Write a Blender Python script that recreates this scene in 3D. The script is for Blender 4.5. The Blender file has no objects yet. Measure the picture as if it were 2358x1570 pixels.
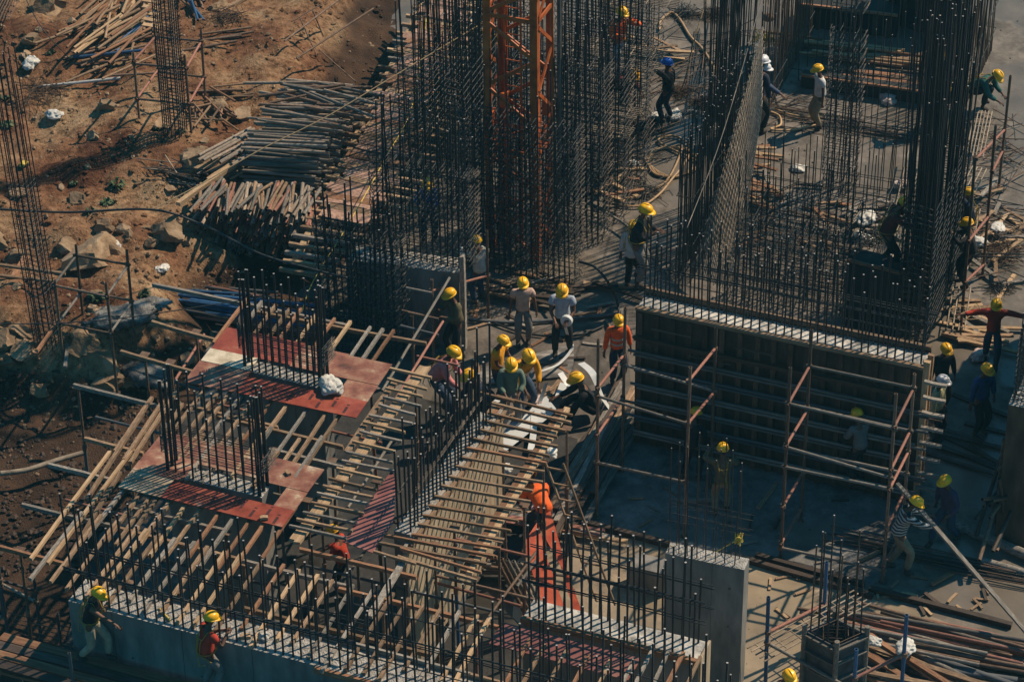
import bpy, bmesh, math, random
from mathutils import Vector, Matrix, noise
random.seed(7)
R_ = random.Random(11)
scene = bpy.context.scene
COL = scene.collection
# ------------------------------------------------------------------ camera
W, HH = 2358, 1570
FPX = 7000.0
PIT, ROLL, DIST = math.radians(35), math.radians(0.7), 59.0
CP, SP, cr, sr = math.cos(PIT), math.sin(PIT), math.cos(ROLL), math.sin(ROLL)
CAM = Vector((0, -DIST*CP, DIST*SP))
CF = Vector((0, CP, -SP)); CR = Vector((cr, -sr*SP, -sr*CP)); CU = Vector((sr, cr*SP, cr*CP))
cd = bpy.data.cameras.new('camera'); cam = bpy.data.objects.new('camera', cd); COL.objects.link(cam)
cam.matrix_world = Matrix(((CR.x, CU.x, -CF.x, CAM.x), (CR.y, CU.y, -CF.y, CAM.y), (CR.z, CU.z, -CF.z, CAM.z), (0, 0, 0, 1)))
cd.sensor_width = 36; cd.lens = 36*FPX/W; cd.clip_start = 1; cd.clip_end = 2000
scene.camera = cam
# ------------------------------------------------------------------ light
SUN_AZ = math.atan2(0.53, 0.85); SUN_EL = math.radians(46)
wd = bpy.data.worlds.new('World'); scene.world = wd; wd.use_nodes = True
nt = wd.node_tree; bg = nt.nodes['Background']
sky = nt.nodes.new('ShaderNodeTexSky'); sky.sky_type = 'NISHITA'; sky.sun_disc = False
sky.sun_elevation = SUN_EL; sky.sun_rotation = math.pi/2 - SUN_AZ; sky.dust_density = 0.6; sky.ozone_density = 2.2
tint = nt.nodes.new('ShaderNodeMix'); tint.data_type = 'RGBA'; tint.blend_type = 'MULTIPLY'; tint.inputs[0].default_value = 1
tint.inputs[7].default_value = (0.22, 0.84, 0.92, 1)
nt.links.new(sky.outputs[0], tint.inputs[6]); nt.links.new(tint.outputs[2], bg.inputs[0]); bg.inputs[1].default_value = 0.085
ld = bpy.data.lights.new('sun', 'SUN'); ld.energy = 4.9; ld.angle = math.radians(0.6); ld.color = (1.0, 0.78, 0.56)
so = bpy.data.objects.new('sun', ld); COL.objects.link(so)
SD = Vector((math.cos(SUN_AZ)*math.cos(SUN_EL), math.sin(SUN_AZ)*math.cos(SUN_EL), math.sin(SUN_EL)))
so.rotation_euler = SD.to_track_quat('Z', 'Y').to_euler(); so.location = (30, 20, 40)
vs = scene.view_settings; vs.view_transform = 'Standard'; vs.look = 'None'; vs.exposure = 0.12; vs.gamma = 1; vs.use_curve_mapping = False
# ------------------------------------------------------------------ pixel helpers
def P(px, py, z=0.0):
    d = CF + CR*((px-W/2)/FPX) + CU*((HH/2-py)/FPX)
    return CAM + d*((z-CAM.z)/d.z)
def proj(p):
    d = Vector(p)-CAM; w = d.dot(CF)
    return W/2+FPX*d.dot(CR)/w, HH/2-FPX*d.dot(CU)/w
def VZ(x, y, py):
    lo, hi = -20., 40.
    for _ in range(40):
        m = (lo+hi)/2
        if proj((x, y, m))[1] > py: lo = m
        else: hi = m
    return (lo+hi)/2
def hv(deg): a = math.radians(deg); return Vector((math.cos(a), math.sin(a), 0))
AD, BD = hv(-20.3), hv(69.7)
# ------------------------------------------------------------------ scene helpers
WM = {}
def lnk(o): COL.objects.link(o); return o
def tag(o, label=None, cat=None, group=None, kind=None):
    if label: o['label'] = label
    if cat: o['category'] = cat
    if group: o['group'] = group
    if kind: o['kind'] = kind
    return o
def root(name, label, cat, loc, group=None):
    o = lnk(bpy.data.objects.new(name, None)); o.location = loc; o.empty_display_size = .2
    WM[o] = Matrix.Translation(loc); return tag(o, label, cat, group)
def ob(name, me, M, parent=None):
    o = lnk(bpy.data.objects.new(name, me)); WM[o] = M
    if parent is not None: o.parent = parent; o.matrix_basis = WM[parent].inverted() @ M
    else: o.matrix_basis = M
    return o
def basis(p, q, up=None):
    p = Vector(p); q = Vector(q); z = (q-p); L = z.length; z = z/L if L else Vector((0, 0, 1))
    u = up or (Vector((0, 0, 1)) if abs(z.z) < .97 else AD)
    x = u.cross(z).normalized(); y = z.cross(x)
    return Matrix(((x.x, y.x, z.x, p.x), (x.y, y.y, z.y, p.y), (x.z, y.z, z.z, p.z), (0, 0, 0, 1))), L
def rodM(p, q, r):
    B, L = basis(p, q); return B @ Matrix.Diagonal((r, r, L, 1))
def boxM(p, q, w, h, up=None):
    B, L = basis(p, q, up); return B @ Matrix.Diagonal((w, h, L, 1))
class MB:
    def __init__(s): s.v = []; s.f = []; s.m = []
    def add(s, vs, fs, mi=0):
        n = len(s.v); s.v += [tuple(v) for v in vs]; s.f += [tuple(n+i for i in f) for f in fs]; s.m += [mi]*len(fs)
    def box(s, p, q, w, h, mi=0, up=None):
        B, L = basis(p, q, up)
        s.add([B @ Vector((x*w/2, y*h/2, z*L)) for z in (0, 1) for y in (-1, 1) for x in (-1, 1)],
              [(0, 2, 3, 1), (4, 5, 7, 6), (0, 1, 5, 4), (2, 6, 7, 3), (0, 4, 6, 2), (1, 3, 7, 5)], mi)
    def tube(s, pts, r, n=6, mi=0, caps=True):
        pts = [Vector(p) for p in pts]; rs = r if isinstance(r, (list, tuple)) else [r]*len(pts); V = []
        x = None
        for i, p in enumerate(pts):
            d = (pts[min(i+1, len(pts)-1)]-pts[max(i-1, 0)])
            d = d.normalized() if d.length else Vector((0, 0, 1))
            if x is None: x = (Vector((0, 0, 1)) if abs(d.z) < .9 else Vector((1, 0, 0))).cross(d).normalized()
            x = (x-d*x.dot(d)).normalized(); y = d.cross(x)
            V += [p+(x*math.cos(2*math.pi*k/n)+y*math.sin(2*math.pi*k/n))*rs[i] for k in range(n)]
        F = [(i*n+k, i*n+(k+1) % n, (i+1)*n+(k+1) % n, (i+1)*n+k) for i in range(len(pts)-1) for k in range(n)]
        if caps: F += [tuple(range(n))[::-1], tuple(range((len(pts)-1)*n, len(pts)*n))]
        s.add(V, F, mi)
    def quad(s, a, b, c, d, mi=0): s.add([a, b, c, d], [(0, 1, 2, 3)], mi)
    def slab(s, pts, t, mi=0):   # polygon (ccw from above) extruded down by t
        n = len(pts); top = [Vector(p) for p in pts]; bot = [p-Vector((0, 0, t)) for p in top]
        s.add(top+bot, [tuple(range(n)), tuple(range(2*n-1, n-1, -1))]+[(i, n+i, n+(i+1) % n, (i+1) % n) for i in range(n)], mi)
    def mesh(s, name, mats, smooth=False):
        me = bpy.data.meshes.new(name); me.from_pydata(s.v, [], s.f)
        for m in (mats if isinstance(mats, (list, tuple)) else [mats]): me.materials.append(m)
        if len(me.materials) > 1: me.polygons.foreach_set('material_index', s.m)
        if smooth: me.polygons.foreach_set('use_smooth', [True]*len(s.f))
        me.update(); return me
    def make(s, name, mats, parent=None, smooth=False):
        me = s.mesh(name, mats, smooth); o = lnk(bpy.data.objects.new(name, me)); WM[o] = Matrix.Identity(4)
        if parent is not None: o.parent = parent; o.matrix_basis = WM[parent].inverted()
        else:      # put the origin at the thing's base
            n = len(s.v); c = Vector((sum(v[0] for v in s.v)/n, sum(v[1] for v in s.v)/n, min(v[2] for v in s.v)))
            me.transform(Matrix.Translation(-c)); o.location = c; WM[o] = Matrix.Translation(c)
        return o
# ------------------------------------------------------------------ materials
def mk(name, stops, ns=6, sc=(1, 1, 1), rough=.75, metal=0., bump=.25, coord='Object', rnd=.25, det=6, spec=.4, rr=None, bd=.02, hue=0.0):
    m = bpy.data.materials.new(name); m.use_nodes = True; t = m.node_tree; N = t.nodes; L = t.links; b = N['Principled BSDF']
    if coord == 'World':
        g = N.new('ShaderNodeNewGeometry'); src = g.outputs['Position']
    else:
        tc = N.new('ShaderNodeTexCoord'); src = tc.outputs['Object']
    mp = N.new('ShaderNodeMapping'); mp.inputs['Scale'].default_value = sc; L.new(src, mp.inputs[0])
    oi = N.new('ShaderNodeObjectInfo')
    if coord != 'World':
        ad = N.new('ShaderNodeVectorMath'); ad.operation = 'SCALE'; cx = N.new('ShaderNodeCombineXYZ')
        for i in range(3): L.new(oi.outputs['Random'], cx.inputs[i])
        L.new(cx.outputs[0], ad.inputs[0]); ad.inputs['Scale'].default_value = 37.0
        L.new(ad.outputs[0], mp.inputs['Location'])
    n = N.new('ShaderNodeTexNoise'); n.inputs['Scale'].default_value = ns; n.inputs['Detail'].default_value = det; n.inputs['Roughness'].default_value = .62
    L.new(mp.outputs[0], n.inputs['Vector'])
    cr_ = N.new('ShaderNodeValToRGB'); L.new(n.outputs['Fac'], cr_.inputs[0]); e = cr_.color_ramp.elements
    for i, (p, c) in enumerate(stops):
        el = e[i] if i < 2 else e.new(p)
        el.position = p; el.color = (*c, 1)
    hs = N.new('ShaderNodeHueSaturation'); L.new(cr_.outputs[0], hs.inputs['Color'])
    mr = N.new('ShaderNodeMapRange'); L.new(oi.outputs['Random'], mr.inputs[0]); mr.inputs[3].default_value = 1-rnd; mr.inputs[4].default_value = 1+rnd
    L.new(mr.outputs[0], hs.inputs['Value'])
    L.new(hs.outputs[0], b.inputs['Base Color'])
    b.inputs['Metallic'].default_value = metal; b.inputs['Specular IOR Level'].default_value = spec
    if rr:
        m2 = N.new('ShaderNodeMapRange'); L.new(n.outputs['Fac'], m2.inputs[0]); m2.inputs[1].default_value = .35; m2.inputs[2].default_value = .65
        m2.inputs[3].default_value = rr[0]; m2.inputs[4].default_value = rr[1]; L.new(m2.outputs[0], b.inputs['Roughness'])
    else: b.inputs['Roughness'].default_value = rough
    if bump:
        n2 = N.new('ShaderNodeTexNoise'); n2.inputs['Scale'].default_value = ns*4; n2.inputs['Detail'].default_value = 5; L.new(mp.outputs[0], n2.inputs['Vector'])
        bu = N.new('ShaderNodeBump'); bu.inputs['Strength'].default_value = bump; bu.inputs['Distance'].default_value = bd
        L.new(n2.outputs['Fac'], bu.inputs['Height']); L.new(bu.outputs[0], b.inputs['Normal'])
    return m
M = {}
M['rebar'] = mk('rebar steel', [(.35, (.014, .024, .032)), (.55, (.028, .038, .046)), (.72, (.085, .055, .04))], ns=5, sc=(.4, .4, 6), rough=.42, metal=.25, bump=.3, rnd=.35)
M['rebar_rust'] = mk('rusty rebar', [(.3, (.055, .04, .032)), (.55, (.13, .085, .06)), (.75, (.24, .165, .12))], ns=5, sc=(.4, .4, 6), rough=.75, metal=.1, rnd=.35)
M['cut'] = mk('cut steel end', [(.3, (.28, .27, .26)), (.7, (.5, .47, .44))], rough=.45, metal=.3, bump=0)
M['tie'] = mk('stirrup steel', [(.35, (.014, .022, .028)), (.58, (.034, .038, .042)), (.75, (.11, .08, .06))], ns=9, coord='World', rough=.6, metal=.2, rnd=.3)
M['hook'] = mk('stirrup hook steel', [(.3, (.03, .026, .024)), (.55, (.10, .08, .066)), (.75, (.26, .21, .17))], ns=7, coord='World', rough=.7, metal=.1, rnd=.3)
M['mat'] = mk('tan ladder steel', [(.3, (.16, .13, .10)), (.6, (.36, .30, .23)), (.8, (.42, .36, .28))], ns=6, coord='World', rough=.75, metal=.05, rnd=.2)
M['pipe'] = mk('rusty pipe', [(.3, (.05, .03, .022)), (.5, (.15, .095, .065)), (.7, (.30, .22, .165))], ns=5, sc=(.5, .5, 5), rough=.7, metal=.1, rnd=.4)
M['pipe_red'] = mk('red oxide pipe', [(.3, (.13, .05, .035)), (.6, (.33, .15, .11)), (.8, (.46, .30, .24))], ns=5, sc=(.5, .5, 5), rough=.65, rnd=.25)
M['pipe_tan'] = mk('dusty tan pipe', [(.3, (.13, .10, .08)), (.55, (.30, .25, .20)), (.75, (.46, .40, .33))], ns=4, sc=(.5, .5, 6), rough=.8, rnd=.3)
M['pipe_grey'] = mk('cement stained pipe', [(.3, (.07, .07, .065)), (.55, (.18, .165, .145)), (.75, (.36, .33, .29))], ns=4, sc=(.5, .5, 6), rough=.8, rnd=.35)
M['pipe_blue'] = mk('blue painted pipe', [(.3, (.015, .05, .12)), (.6, (.03, .12, .27)), (.8, (.12, .2, .28))], ns=4, sc=(.5, .5, 6), rough=.55, rnd=.3)
M['pipe_white'] = mk('pale painted pipe', [(.3, (.2, .25, .3)), (.6, (.5, .5, .47)), (.8, (.6, .58, .5))], ns=3, sc=(.5, .5, 6), rough=.55, rnd=.2)
M['hollow'] = mk('dark pipe bore', [(.3, (.006, .006, .007)), (.7, (.012, .011, .01))], bump=0)
M['wood'] = mk('weathered timber', [(.25, (.10, .062, .038)), (.5, (.23, .15, .092)), (.66, (.38, .275, .18)), (.76, (.55, .49, .40))], ns=3.2, sc=(1.2, 1.2, 5), rough=.85, rnd=.35)
M['wood_red'] = mk('red brown timber', [(.25, (.10, .045, .025)), (.5, (.24, .12, .065)), (.75, (.36, .22, .13))], ns=3.2, sc=(1.2, 1.2, 5), rough=.85, rnd=.35)
M['wood_pale'] = mk('pale new timber', [(.25, (.24, .15, .085)), (.5, (.42, .29, .17)), (.75, (.56, .43, .28))], ns=3, sc=(1.2, 1.2, 5), rough=.8, rnd=.2)
M['wood_grey'] = mk('cement grey timber', [(.25, (.09, .08, .07)), (.5, (.22, .2, .175)), (.75, (.45, .42, .37))], ns=3.5, sc=(1, 1, 6), rough=.85, rnd=.3)
M['wood_dark'] = mk('dark wet timber', [(.25, (.02, .014, .012)), (.5, (.05, .035, .027)), (.8, (.11, .08, .06))], ns=3.5, sc=(1, 1, 6), rough=.6, rnd=.4)
M['ply'] = mk('red film plywood', [(.3, (.14, .028, .018)), (.48, (.27, .055, .032)), (.62, (.33, .085, .05)), (.74, (.42, .25, .18))], ns=3.2, coord='World', rough=.5, bump=.1, rnd=.12)
M['ply_worn'] = mk('worn red plywood', [(.30, (.10, .04, .03)), (.46, (.24, .095, .065)), (.58, (.32, .18, .12)), (.68, (.52, .43, .33))], ns=3.2, coord='World', rough=.65, bump=.2, rnd=.12)
M['ply_white'] = mk('cement splashed plywood', [(.3, (.40, .34, .25)), (.6, (.62, .56, .44)), (.8, (.70, .64, .52))], ns=6, coord='World', rough=.8, rnd=.05)
M['ply_edge'] = mk('plywood edge', [(.3, (.22, .12, .07)), (.7, (.4, .24, .14))], ns=8, coord='World')
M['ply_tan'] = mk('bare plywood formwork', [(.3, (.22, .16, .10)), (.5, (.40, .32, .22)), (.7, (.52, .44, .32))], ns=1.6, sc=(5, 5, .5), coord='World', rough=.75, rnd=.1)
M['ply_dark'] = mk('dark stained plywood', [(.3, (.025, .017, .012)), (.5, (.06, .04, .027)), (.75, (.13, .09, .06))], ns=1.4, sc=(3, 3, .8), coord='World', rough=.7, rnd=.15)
M['conc'] = mk('wall concrete', [(.3, (.10, .105, .105)), (.5, (.18, .18, .172)), (.7, (.27, .262, .245))], ns=1.5, sc=(2.2, 2.2, .6), coord='World', rough=.85, bump=.3, rnd=.05)
M['conc_top'] = mk('rough laitance concrete', [(.35, (.20, .20, .19)), (.5, (.36, .35, .33)), (.65, (.50, .49, .46))], ns=9, coord='World', rough=.9, bump=1.0, bd=.05, rnd=.05)
M['orange'] = mk('orange crane paint', [(.3, (.20, .045, .014)), (.5, (.42, .10, .022)), (.7, (.50, .15, .045))], ns=3, coord='World', rough=.5, bump=.1, rnd=.1)
M['stone'] = mk('field stone', [(.3, (.10, .065, .04)), (.5, (.24, .165, .10)), (.7, (.40, .30, .2))], ns=2.2, rough=.9, bump=.8, bd=.05, rnd=.2)
M['sack'] = mk('white sack', [(.3, (.36, .36, .34)), (.6, (.62, .62, .58)), (.8, (.7, .7, .66))], ns=6, rough=.7, bump=.6, bd=.03, rnd=.1)
M['sack_pink'] = mk('pink stained sack', [(.3, (.35, .2, .18)), (.55, (.6, .5, .46)), (.8, (.7, .62, .6))], ns=7, rough=.7, bump=.6, rnd=.1)
M['tarp'] = mk('grey cement tarp', [(.3, (.03, .035, .04)), (.5, (.15, .15, .145)), (.7, (.38, .37, .34))], ns=4, rough=.55, bump=.8, bd=.04)
M['leaf'] = mk('weed leaf', [(.3, (.03, .055, .025)), (.7, (.08, .12, .05))], ns=5, rough=.7, rnd=.4)
M['wire'] = mk('rusty wire', [(.3, (.035, .022, .016)), (.7, (.14, .085, .055))], ns=5, rough=.8, rnd=.3)
M['hose'] = mk('ochre hose', [(.3, (.33, .21, .11)), (.7, (.52, .36, .2))], ns=4, coord='World', rough=.5, bump=.05)
M['cable'] = mk('black cable', [(.3, (.012, .015, .018)), (.7, (.03, .034, .038))], rough=.5, bump=0)
M['rope'] = mk('sisal rope', [(.3, (.25, .18, .10)), (.7, (.42, .33, .2))], ns=20, rough=.9)
M['rope_y'] = mk('yellow rope', [(.3, (.45, .32, .05)), (.7, (.65, .5, .1))], ns=20, coord='World', rough=.8)
M['strip'] = mk('white plastic strip', [(.3, (.50, .54, .56)), (.7, (.66, .70, .71))], ns=3, rough=.35, bump=.05, rnd=.08)
M['dirt'] = None
def cloth(name, c, var=.25, rough=.85):
    return mk(name, [(.3, tuple(x*(1-var) for x in c)), (.7, tuple(min(1, x*(1+var)) for x in c))], ns=9, rough=rough, bump=.35, bd=.02, rnd=0)
# unit meshes -------------------------------------------------
_um = {}
def um(kind, mat, cap=None):
    k = (kind, mat, cap)
    if k in _um: return _um[k]
    b = MB(); n = 8
    if kind == 'rod':
        ring = lambda z, r: [(math.cos(2*math.pi*i/n)*r, math.sin(2*math.pi*i/n)*r, z) for i in range(n)]
        b.add(ring(0, 1)+ring(1, 1), [(i, (i+1) % n, n+(i+1) % n, n+i) for i in range(n)], 0)
        b.add(ring(1, 1), [tuple(range(n))], 1); b.add(ring(0, 1), [tuple(range(n))[::-1]], 1)
    elif kind == 'pipe':
        ring = lambda z, r: [(math.cos(2*math.pi*i/n)*r, math.sin(2*math.pi*i/n)*r, z) for i in range(n)]
        q = [(i, (i+1) % n, n+(i+1) % n, n+i) for i in range(n)]
        b.add(ring(0, 1)+ring(1, 1), q, 0)
        b.add(ring(1, 1)+ring(1, .78), q, 0); b.add(ring(1, .78)+ring(0, .78), q, 1); b.add(ring(0, .78)+ring(0, 1), q, 0)
    elif kind.startswith('plank'):
        rr = random.Random(kind+mat); S = 6; V = []; ox = [0]
        bx, by = rr.uniform(-.18, .18), rr.uniform(-.12, .12)
        for i in range(S+1):
            t = i/S; k4 = 4*t*(1-t)
            for x, y in ((-.5, -.5), (.5, -.5), (.5, .5), (-.5, .5)):
                V.append((x+bx*k4+rr.uniform(-.04, .04), y+by*k4+rr.uniform(-.04, .04), t+(rr.uniform(-.006, .006) if i in (0, S) else 0)))
        F = [(i*4+k, i*4+(k+1) % 4, i*4+4+(k+1) % 4, i*4+4+k) for i in range(S) for k in range(4)]
        b.add(V, F+[(3, 2, 1, 0), (S*4, S*4+1, S*4+2, S*4+3)], 0)
    me = b.mesh(kind+' '+mat, [M[mat], M[cap]] if cap else M[mat], False)
    if kind != 'rod' and not kind.startswith('pipe'): pass
    else:
        for p in me.polygons:
            if len(p.vertices) == 4: p.use_smooth = True
    _um[k] = me; return me
def rod(name, p, q, r, mat, parent=None, cap=None): return ob(name, um('rod', mat, cap or mat), rodM(p, q, r), parent)
def pipe(name, p, q, r, mat, parent=None): return ob(name, um('pipe', mat, 'hollow'), rodM(p, q, r), parent)
def plank(name, p, q, w, h, mat, parent=None, up=None): return ob(name, um('plank%d' % R_.randrange(3), mat), boxM(p, q, w, h, up), parent)
def many(name, mats_list, meshfn, parent, cap=100, near=None):
    """mats_list: world matrices; the nearest `cap` become parts, the rest one stuff part"""
    me = meshfn
    if len(mats_list) > cap:
        mats_list = sorted(mats_list, key=lambda m: (m.translation-CAM).length)
        rest = mats_list[cap:]; mats_list = mats_list[:cap]
        b = MB(); vs = [v.co.copy() for v in me.vertices]; fs = [tuple(p.vertices) for p in me.polygons]; mi = [p.material_index for p in me.polygons]
        for m_ in rest:
            n = len(b.v); b.v += [tuple(m_ @ v) for v in vs]; b.f += [tuple(n+i for i in f) for f in fs]; b.m += mi
        o = b.make(name, list(me.materials), parent); o['kind'] = 'stuff'
    for m_ in mats_list: ob(name, me, m_, parent)
# ------------------------------------------------------------------ people
HM = {}
def gloss(name, c, rough=.32):
    m = mk(name, [(.3, (c[0]*.62+.03, c[1]*.62+.03, c[2]*.7+.03)), (.55, c)], ns=9, rough=rough, bump=.06, rnd=.16); return m
HM['y'] = gloss('yellow helmet shell', (.92, .50, .012)); HM['w'] = gloss('white helmet shell', (.72, .74, .76)); HM['b'] = gloss('blue helmet shell', (.01, .13, .60))
SK = mk('brown skin', [(.3, (.085, .042, .026)), (.7, (.15, .075, .048))], ns=8, rough=.6, bump=.05, rnd=.2)
HAIR = mk('black hair', [(.3, (.008, .007, .007)), (.7, (.02, .017, .015))], rough=.6, bump=.3)
BOOT = mk('dusty boot', [(.3, (.02, .018, .016)), (.7, (.09, .07, .055))], ns=12, rough=.85, rnd=.3)
HARN = mk('harness webbing', [(.3, (.24, .15, .02)), (.7, (.42, .28, .05))], ns=20, rough=.8, bump=.1)
GREYST = mk('reflective strip', [(.3, (.38, .38, .36)), (.7, (.5, .5, .47))], ns=10, rough=.4)
NAVYST = cloth('dark stripe cloth', (.02, .03, .05)); WHST = cloth('white stripe cloth', (.5, .5, .47))
CL = {k: cloth(k+' cloth', c) for k, c in dict(black=(.010, .012, .016), navy=(.012, .02, .045), blue=(.02, .07, .22), denim=(.03, .055, .10), grey=(.16, .16, .155),
      khaki=(.25, .20, .13), beige=(.34, .29, .21), white=(.58, .58, .57), pinkish=(.52, .36, .29), olive=(.115, .10, .055), orange=(.78, .12, .015), yellow=(.70, .33, .015),
      sage=(.13, .19, .15), pink=(.60, .22, .22), red=(.40, .04, .02), maroon=(.10, .022, .022), lightblue=(.34, .40, .49), cream=(.46, .46, .28), purple=(.05, .04, .09), teal=(.02, .10, .09), jacket=(.62, .20, .02), plaid=(.05, .07, .13), offwhite=(.45, .44, .40)).items()}
def striped(name, a, b, sc, axis='Z', ratio=.5):
    m = bpy.data.materials.new(name); m.use_nodes = True; t = m.node_tree; N, L = t.nodes, t.links; bs = N['Principled BSDF']
    tc = N.new('ShaderNodeTexCoord'); w = N.new('ShaderNodeTexWave'); w.wave_type = 'BANDS'; w.bands_direction = axis; w.inputs['Scale'].default_value = sc; w.inputs['Distortion'].default_value = .4
    L.new(tc.outputs['Object'], w.inputs[0]); r = N.new('ShaderNodeValToRGB'); r.color_ramp.elements[0].position = ratio-.04; r.color_ramp.elements[1].position = ratio+.04
    r.color_ramp.elements[0].color = (*a, 1); r.color_ramp.elements[1].color = (*b, 1); L.new(w.outputs[0], r.inputs[0]); L.new(r.outputs[0], bs.inputs['Base Color']); bs.inputs['Roughness'].default_value = .85
    return m
CL['bwstripe'] = striped('black and white striped cloth', (.02, .025, .03), (.42, .45, .45), 5.2)
CL['ystripe'] = CL['yellow']
SKQ = []     # objects whose skin modifier is baked in one go
def skin(name, pts, rad, edges, roots, mat, M_, parent=None, sub=1):
    me = bpy.data.meshes.new(name); me.from_pydata([tuple(p) for p in pts], edges, [])
    o = lnk(bpy.data.objects.new(name, me)); WM[o] = M_
    if parent is not None: o.parent = parent; o.matrix_basis = WM[parent].inverted() @ M_
    else: o.matrix_basis = M_
    m = o.modifiers.new('s', 'SKIN'); m.use_smooth_shade = True; m.branch_smoothing = .6
    sv = me.skin_vertices[0].data
    for i, r in enumerate(rad): sv[i].radius = (r, r) if not isinstance(r, tuple) else r; sv[i].use_root = i in roots
    m = o.modifiers.new('u', 'SUBSURF'); m.levels = sub; m.render_levels = sub
    SKQ.append((o, mat)); return o
def bake():
    bpy.context.view_layer.update(); dg = bpy.context.evaluated_depsgraph_get()
    res = [(o, mat, bpy.data.meshes.new_from_object(o.evaluated_get(dg))) for o, mat in SKQ]
    for o, mat, me in res:
        nm = o.data.name; o.modifiers.clear(); o.data = me; me.name = nm; me.materials.clear(); me.materials.append(mat)
        me.polygons.foreach_set('use_smooth', [True]*len(me.polygons))
    SKQ.clear()
def ik(a, c, l1, l2, bend):
    d = c-a; L = max(min(d.length, (l1+l2)*.999), abs(l1-l2)+.01); u = d.normalized()
    x = (l1*l1-l2*l2+L*L)/(2*L); h = math.sqrt(max(l1*l1-x*x, 0)); b = (bend-u*bend.dot(u)).normalized()
    return a+u*x+b*h, a+u*L
V3 = lambda *a: Vector(a)
# pose: lean (deg forward), hip height, hands (side, fwd, up) relative to shoulder, feet (side, fwd, up), head pitch
POSES = {
 'stand': dict(lean=3, hip=.92, L=(-.10, .02, -.54), Rr=(.10, .02, -.54), fL=(-.11, 0, 0), fR=(.11, .04, 0), hp=12),
 'down':  dict(lean=8, hip=.91, L=(.06, .30, -.34), Rr=(-.06, .30, -.36), fL=(-.14, -.06, 0), fR=(.14, .08, 0), hp=22),
 'point': dict(lean=2, hip=.91, L=(-.25, .50, .10), Rr=(.10, .02, -.52), fL=(-.13, .05, 0), fR=(.12, -.12, 0), hp=5),
 'pointR': dict(lean=4, hip=.91, L=(-.08, .0, -.54), Rr=(.34, .38, -.18), fL=(-.13, .05, 0), fR=(.12, -.08, 0), hp=12),
 'up':    dict(lean=2, hip=.91, L=(-.46, .20, .42), Rr=(.10, .02, -.52), fL=(-.13, .05, 0), fR=(.12, -.06, 0), hp=-5),
 'reachup': dict(lean=4, hip=.88, L=(.0, .30, .42), Rr=(.05, .34, .02), fL=(-.12, .02, 0), fR=(.13, .18, .12), hp=0),
 'climb': dict(lean=6, hip=.9, L=(-.02, .34, .05), Rr=(.02, .36, -.12), fL=(-.12, .0, 0), fR=(.13, .14, 0), hp=10),
 'reach': dict(lean=16, hip=.9, L=(-.04, .42, -.26), Rr=(.04, .48, -.20), fL=(-.13, -.14, 0), fR=(.13, .14, 0), hp=32),
 'lean':  dict(lean=20, hip=.88, L=(.04, .36, -.12), Rr=(-.08, .34, -.16), fL=(-.12, -.16, 0), fR=(.12, .02, 0), hp=22),
 'bend':  dict(lean=72, hip=.84, L=(.02, .08, -.50), Rr=(-.02, .16, -.50), fL=(-.15, .02, 0), fR=(.15, .18, 0), hp=60),
 'crouch': dict(lean=46, hip=.38, L=(.04, .28, -.34), Rr=(-.02, .34, -.36), fL=(-.16, .12, 0), fR=(.16, .26, 0), hp=45),
 'sit':   dict(lean=26, hip=.24, L=(.0, .40, -.28), Rr=(.0, .42, -.26), fL=(-.15, .46, 0), fR=(.17, .56, 0), hp=16),
 'stoop': dict(lean=30, hip=.82, L=(.04, .24, -.42), Rr=(-.04, .30, -.42), fL=(-.16, -.10, 0), fR=(.16, .20, 0), hp=24),
 'walk':  dict(lean=9, hip=.90, L=(-.10, .20, -.40), Rr=(.12, -.04, -.52), fL=(-.09, -.28, .02), fR=(.09, .30, 0), hp=14),
 'walkreach': dict(lean=10, hip=.90, L=(-.10, .04, -.52), Rr=(.10, .52, -.20), fL=(-.09, .22, 0), fR=(.09, -.26, .02), hp=30),
 'arms':  dict(lean=4, hip=.90, L=(-.50, .05, -.10), Rr=(.50, .10, -.04), fL=(-.10, .18, 0), fR=(.10, -.20, .02), hp=16),
 'elbows': dict(lean=8, hip=.9, L=(.10, .30, -.20), Rr=(-.06, .28, -.14), fL=(-.13, -.06, 0), fR=(.13, .04, 0), hp=14),
}
def helmet_mesh(mat):
    b = MB(); n = 18; m = 7; V = []
    for j in range(m):
        a = j/(m-1)*math.pi/2
        for i in range(n):
            t = 2*math.pi*i/n; r = math.cos(a)**.75
            V.append((.128*r*math.cos(t), .150*r*math.sin(t), .125*math.sin(a)**.9+.004))
    F = [(j*n+i, j*n+(i+1) % n, (j+1)*n+(i+1) % n, (j+1)*n+i) for j in range(m-1) for i in range(n)]
    b.add(V, F)
    # brim all round, deeper at the front (+y)
    V2 = []
    for i in range(n):
        t = 2*math.pi*i/n; f = max(0, math.sin(t)); e = .012+.055*f**2
        V2 += [(.126*math.cos(t), .148*math.sin(t), .012), ((.128+e)*math.cos(t), (.150+e)*math.sin(t), -.004-.022*f), ((.126+e)*math.cos(t), (.148+e)*math.sin(t), -.012-.022*f), (.118*math.cos(t), .140*math.sin(t), -.006)]
    b.add(V2, [(i*4+k, ((i+1) % n)*4+k, ((i+1) % n)*4+(k+1) % 4, i*4+(k+1) % 4) for i in range(n) for k in range(4)])
    for x in (0,):     # crown ridge
        pts = [(x, .138*math.cos(a)*(1-abs(x)*1.5), .130*(1-abs(x)*1.4)*math.sin(a)**.9+.006) for a in [math.pi*k/12 for k in range(2, 11)]]
        b.tube(pts, .012, 5)
    return b.mesh('helmet', mat, True)
HMESH = {k: helmet_mesh(v) for k, v in HM.items()}
PEOPLE = []
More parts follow.
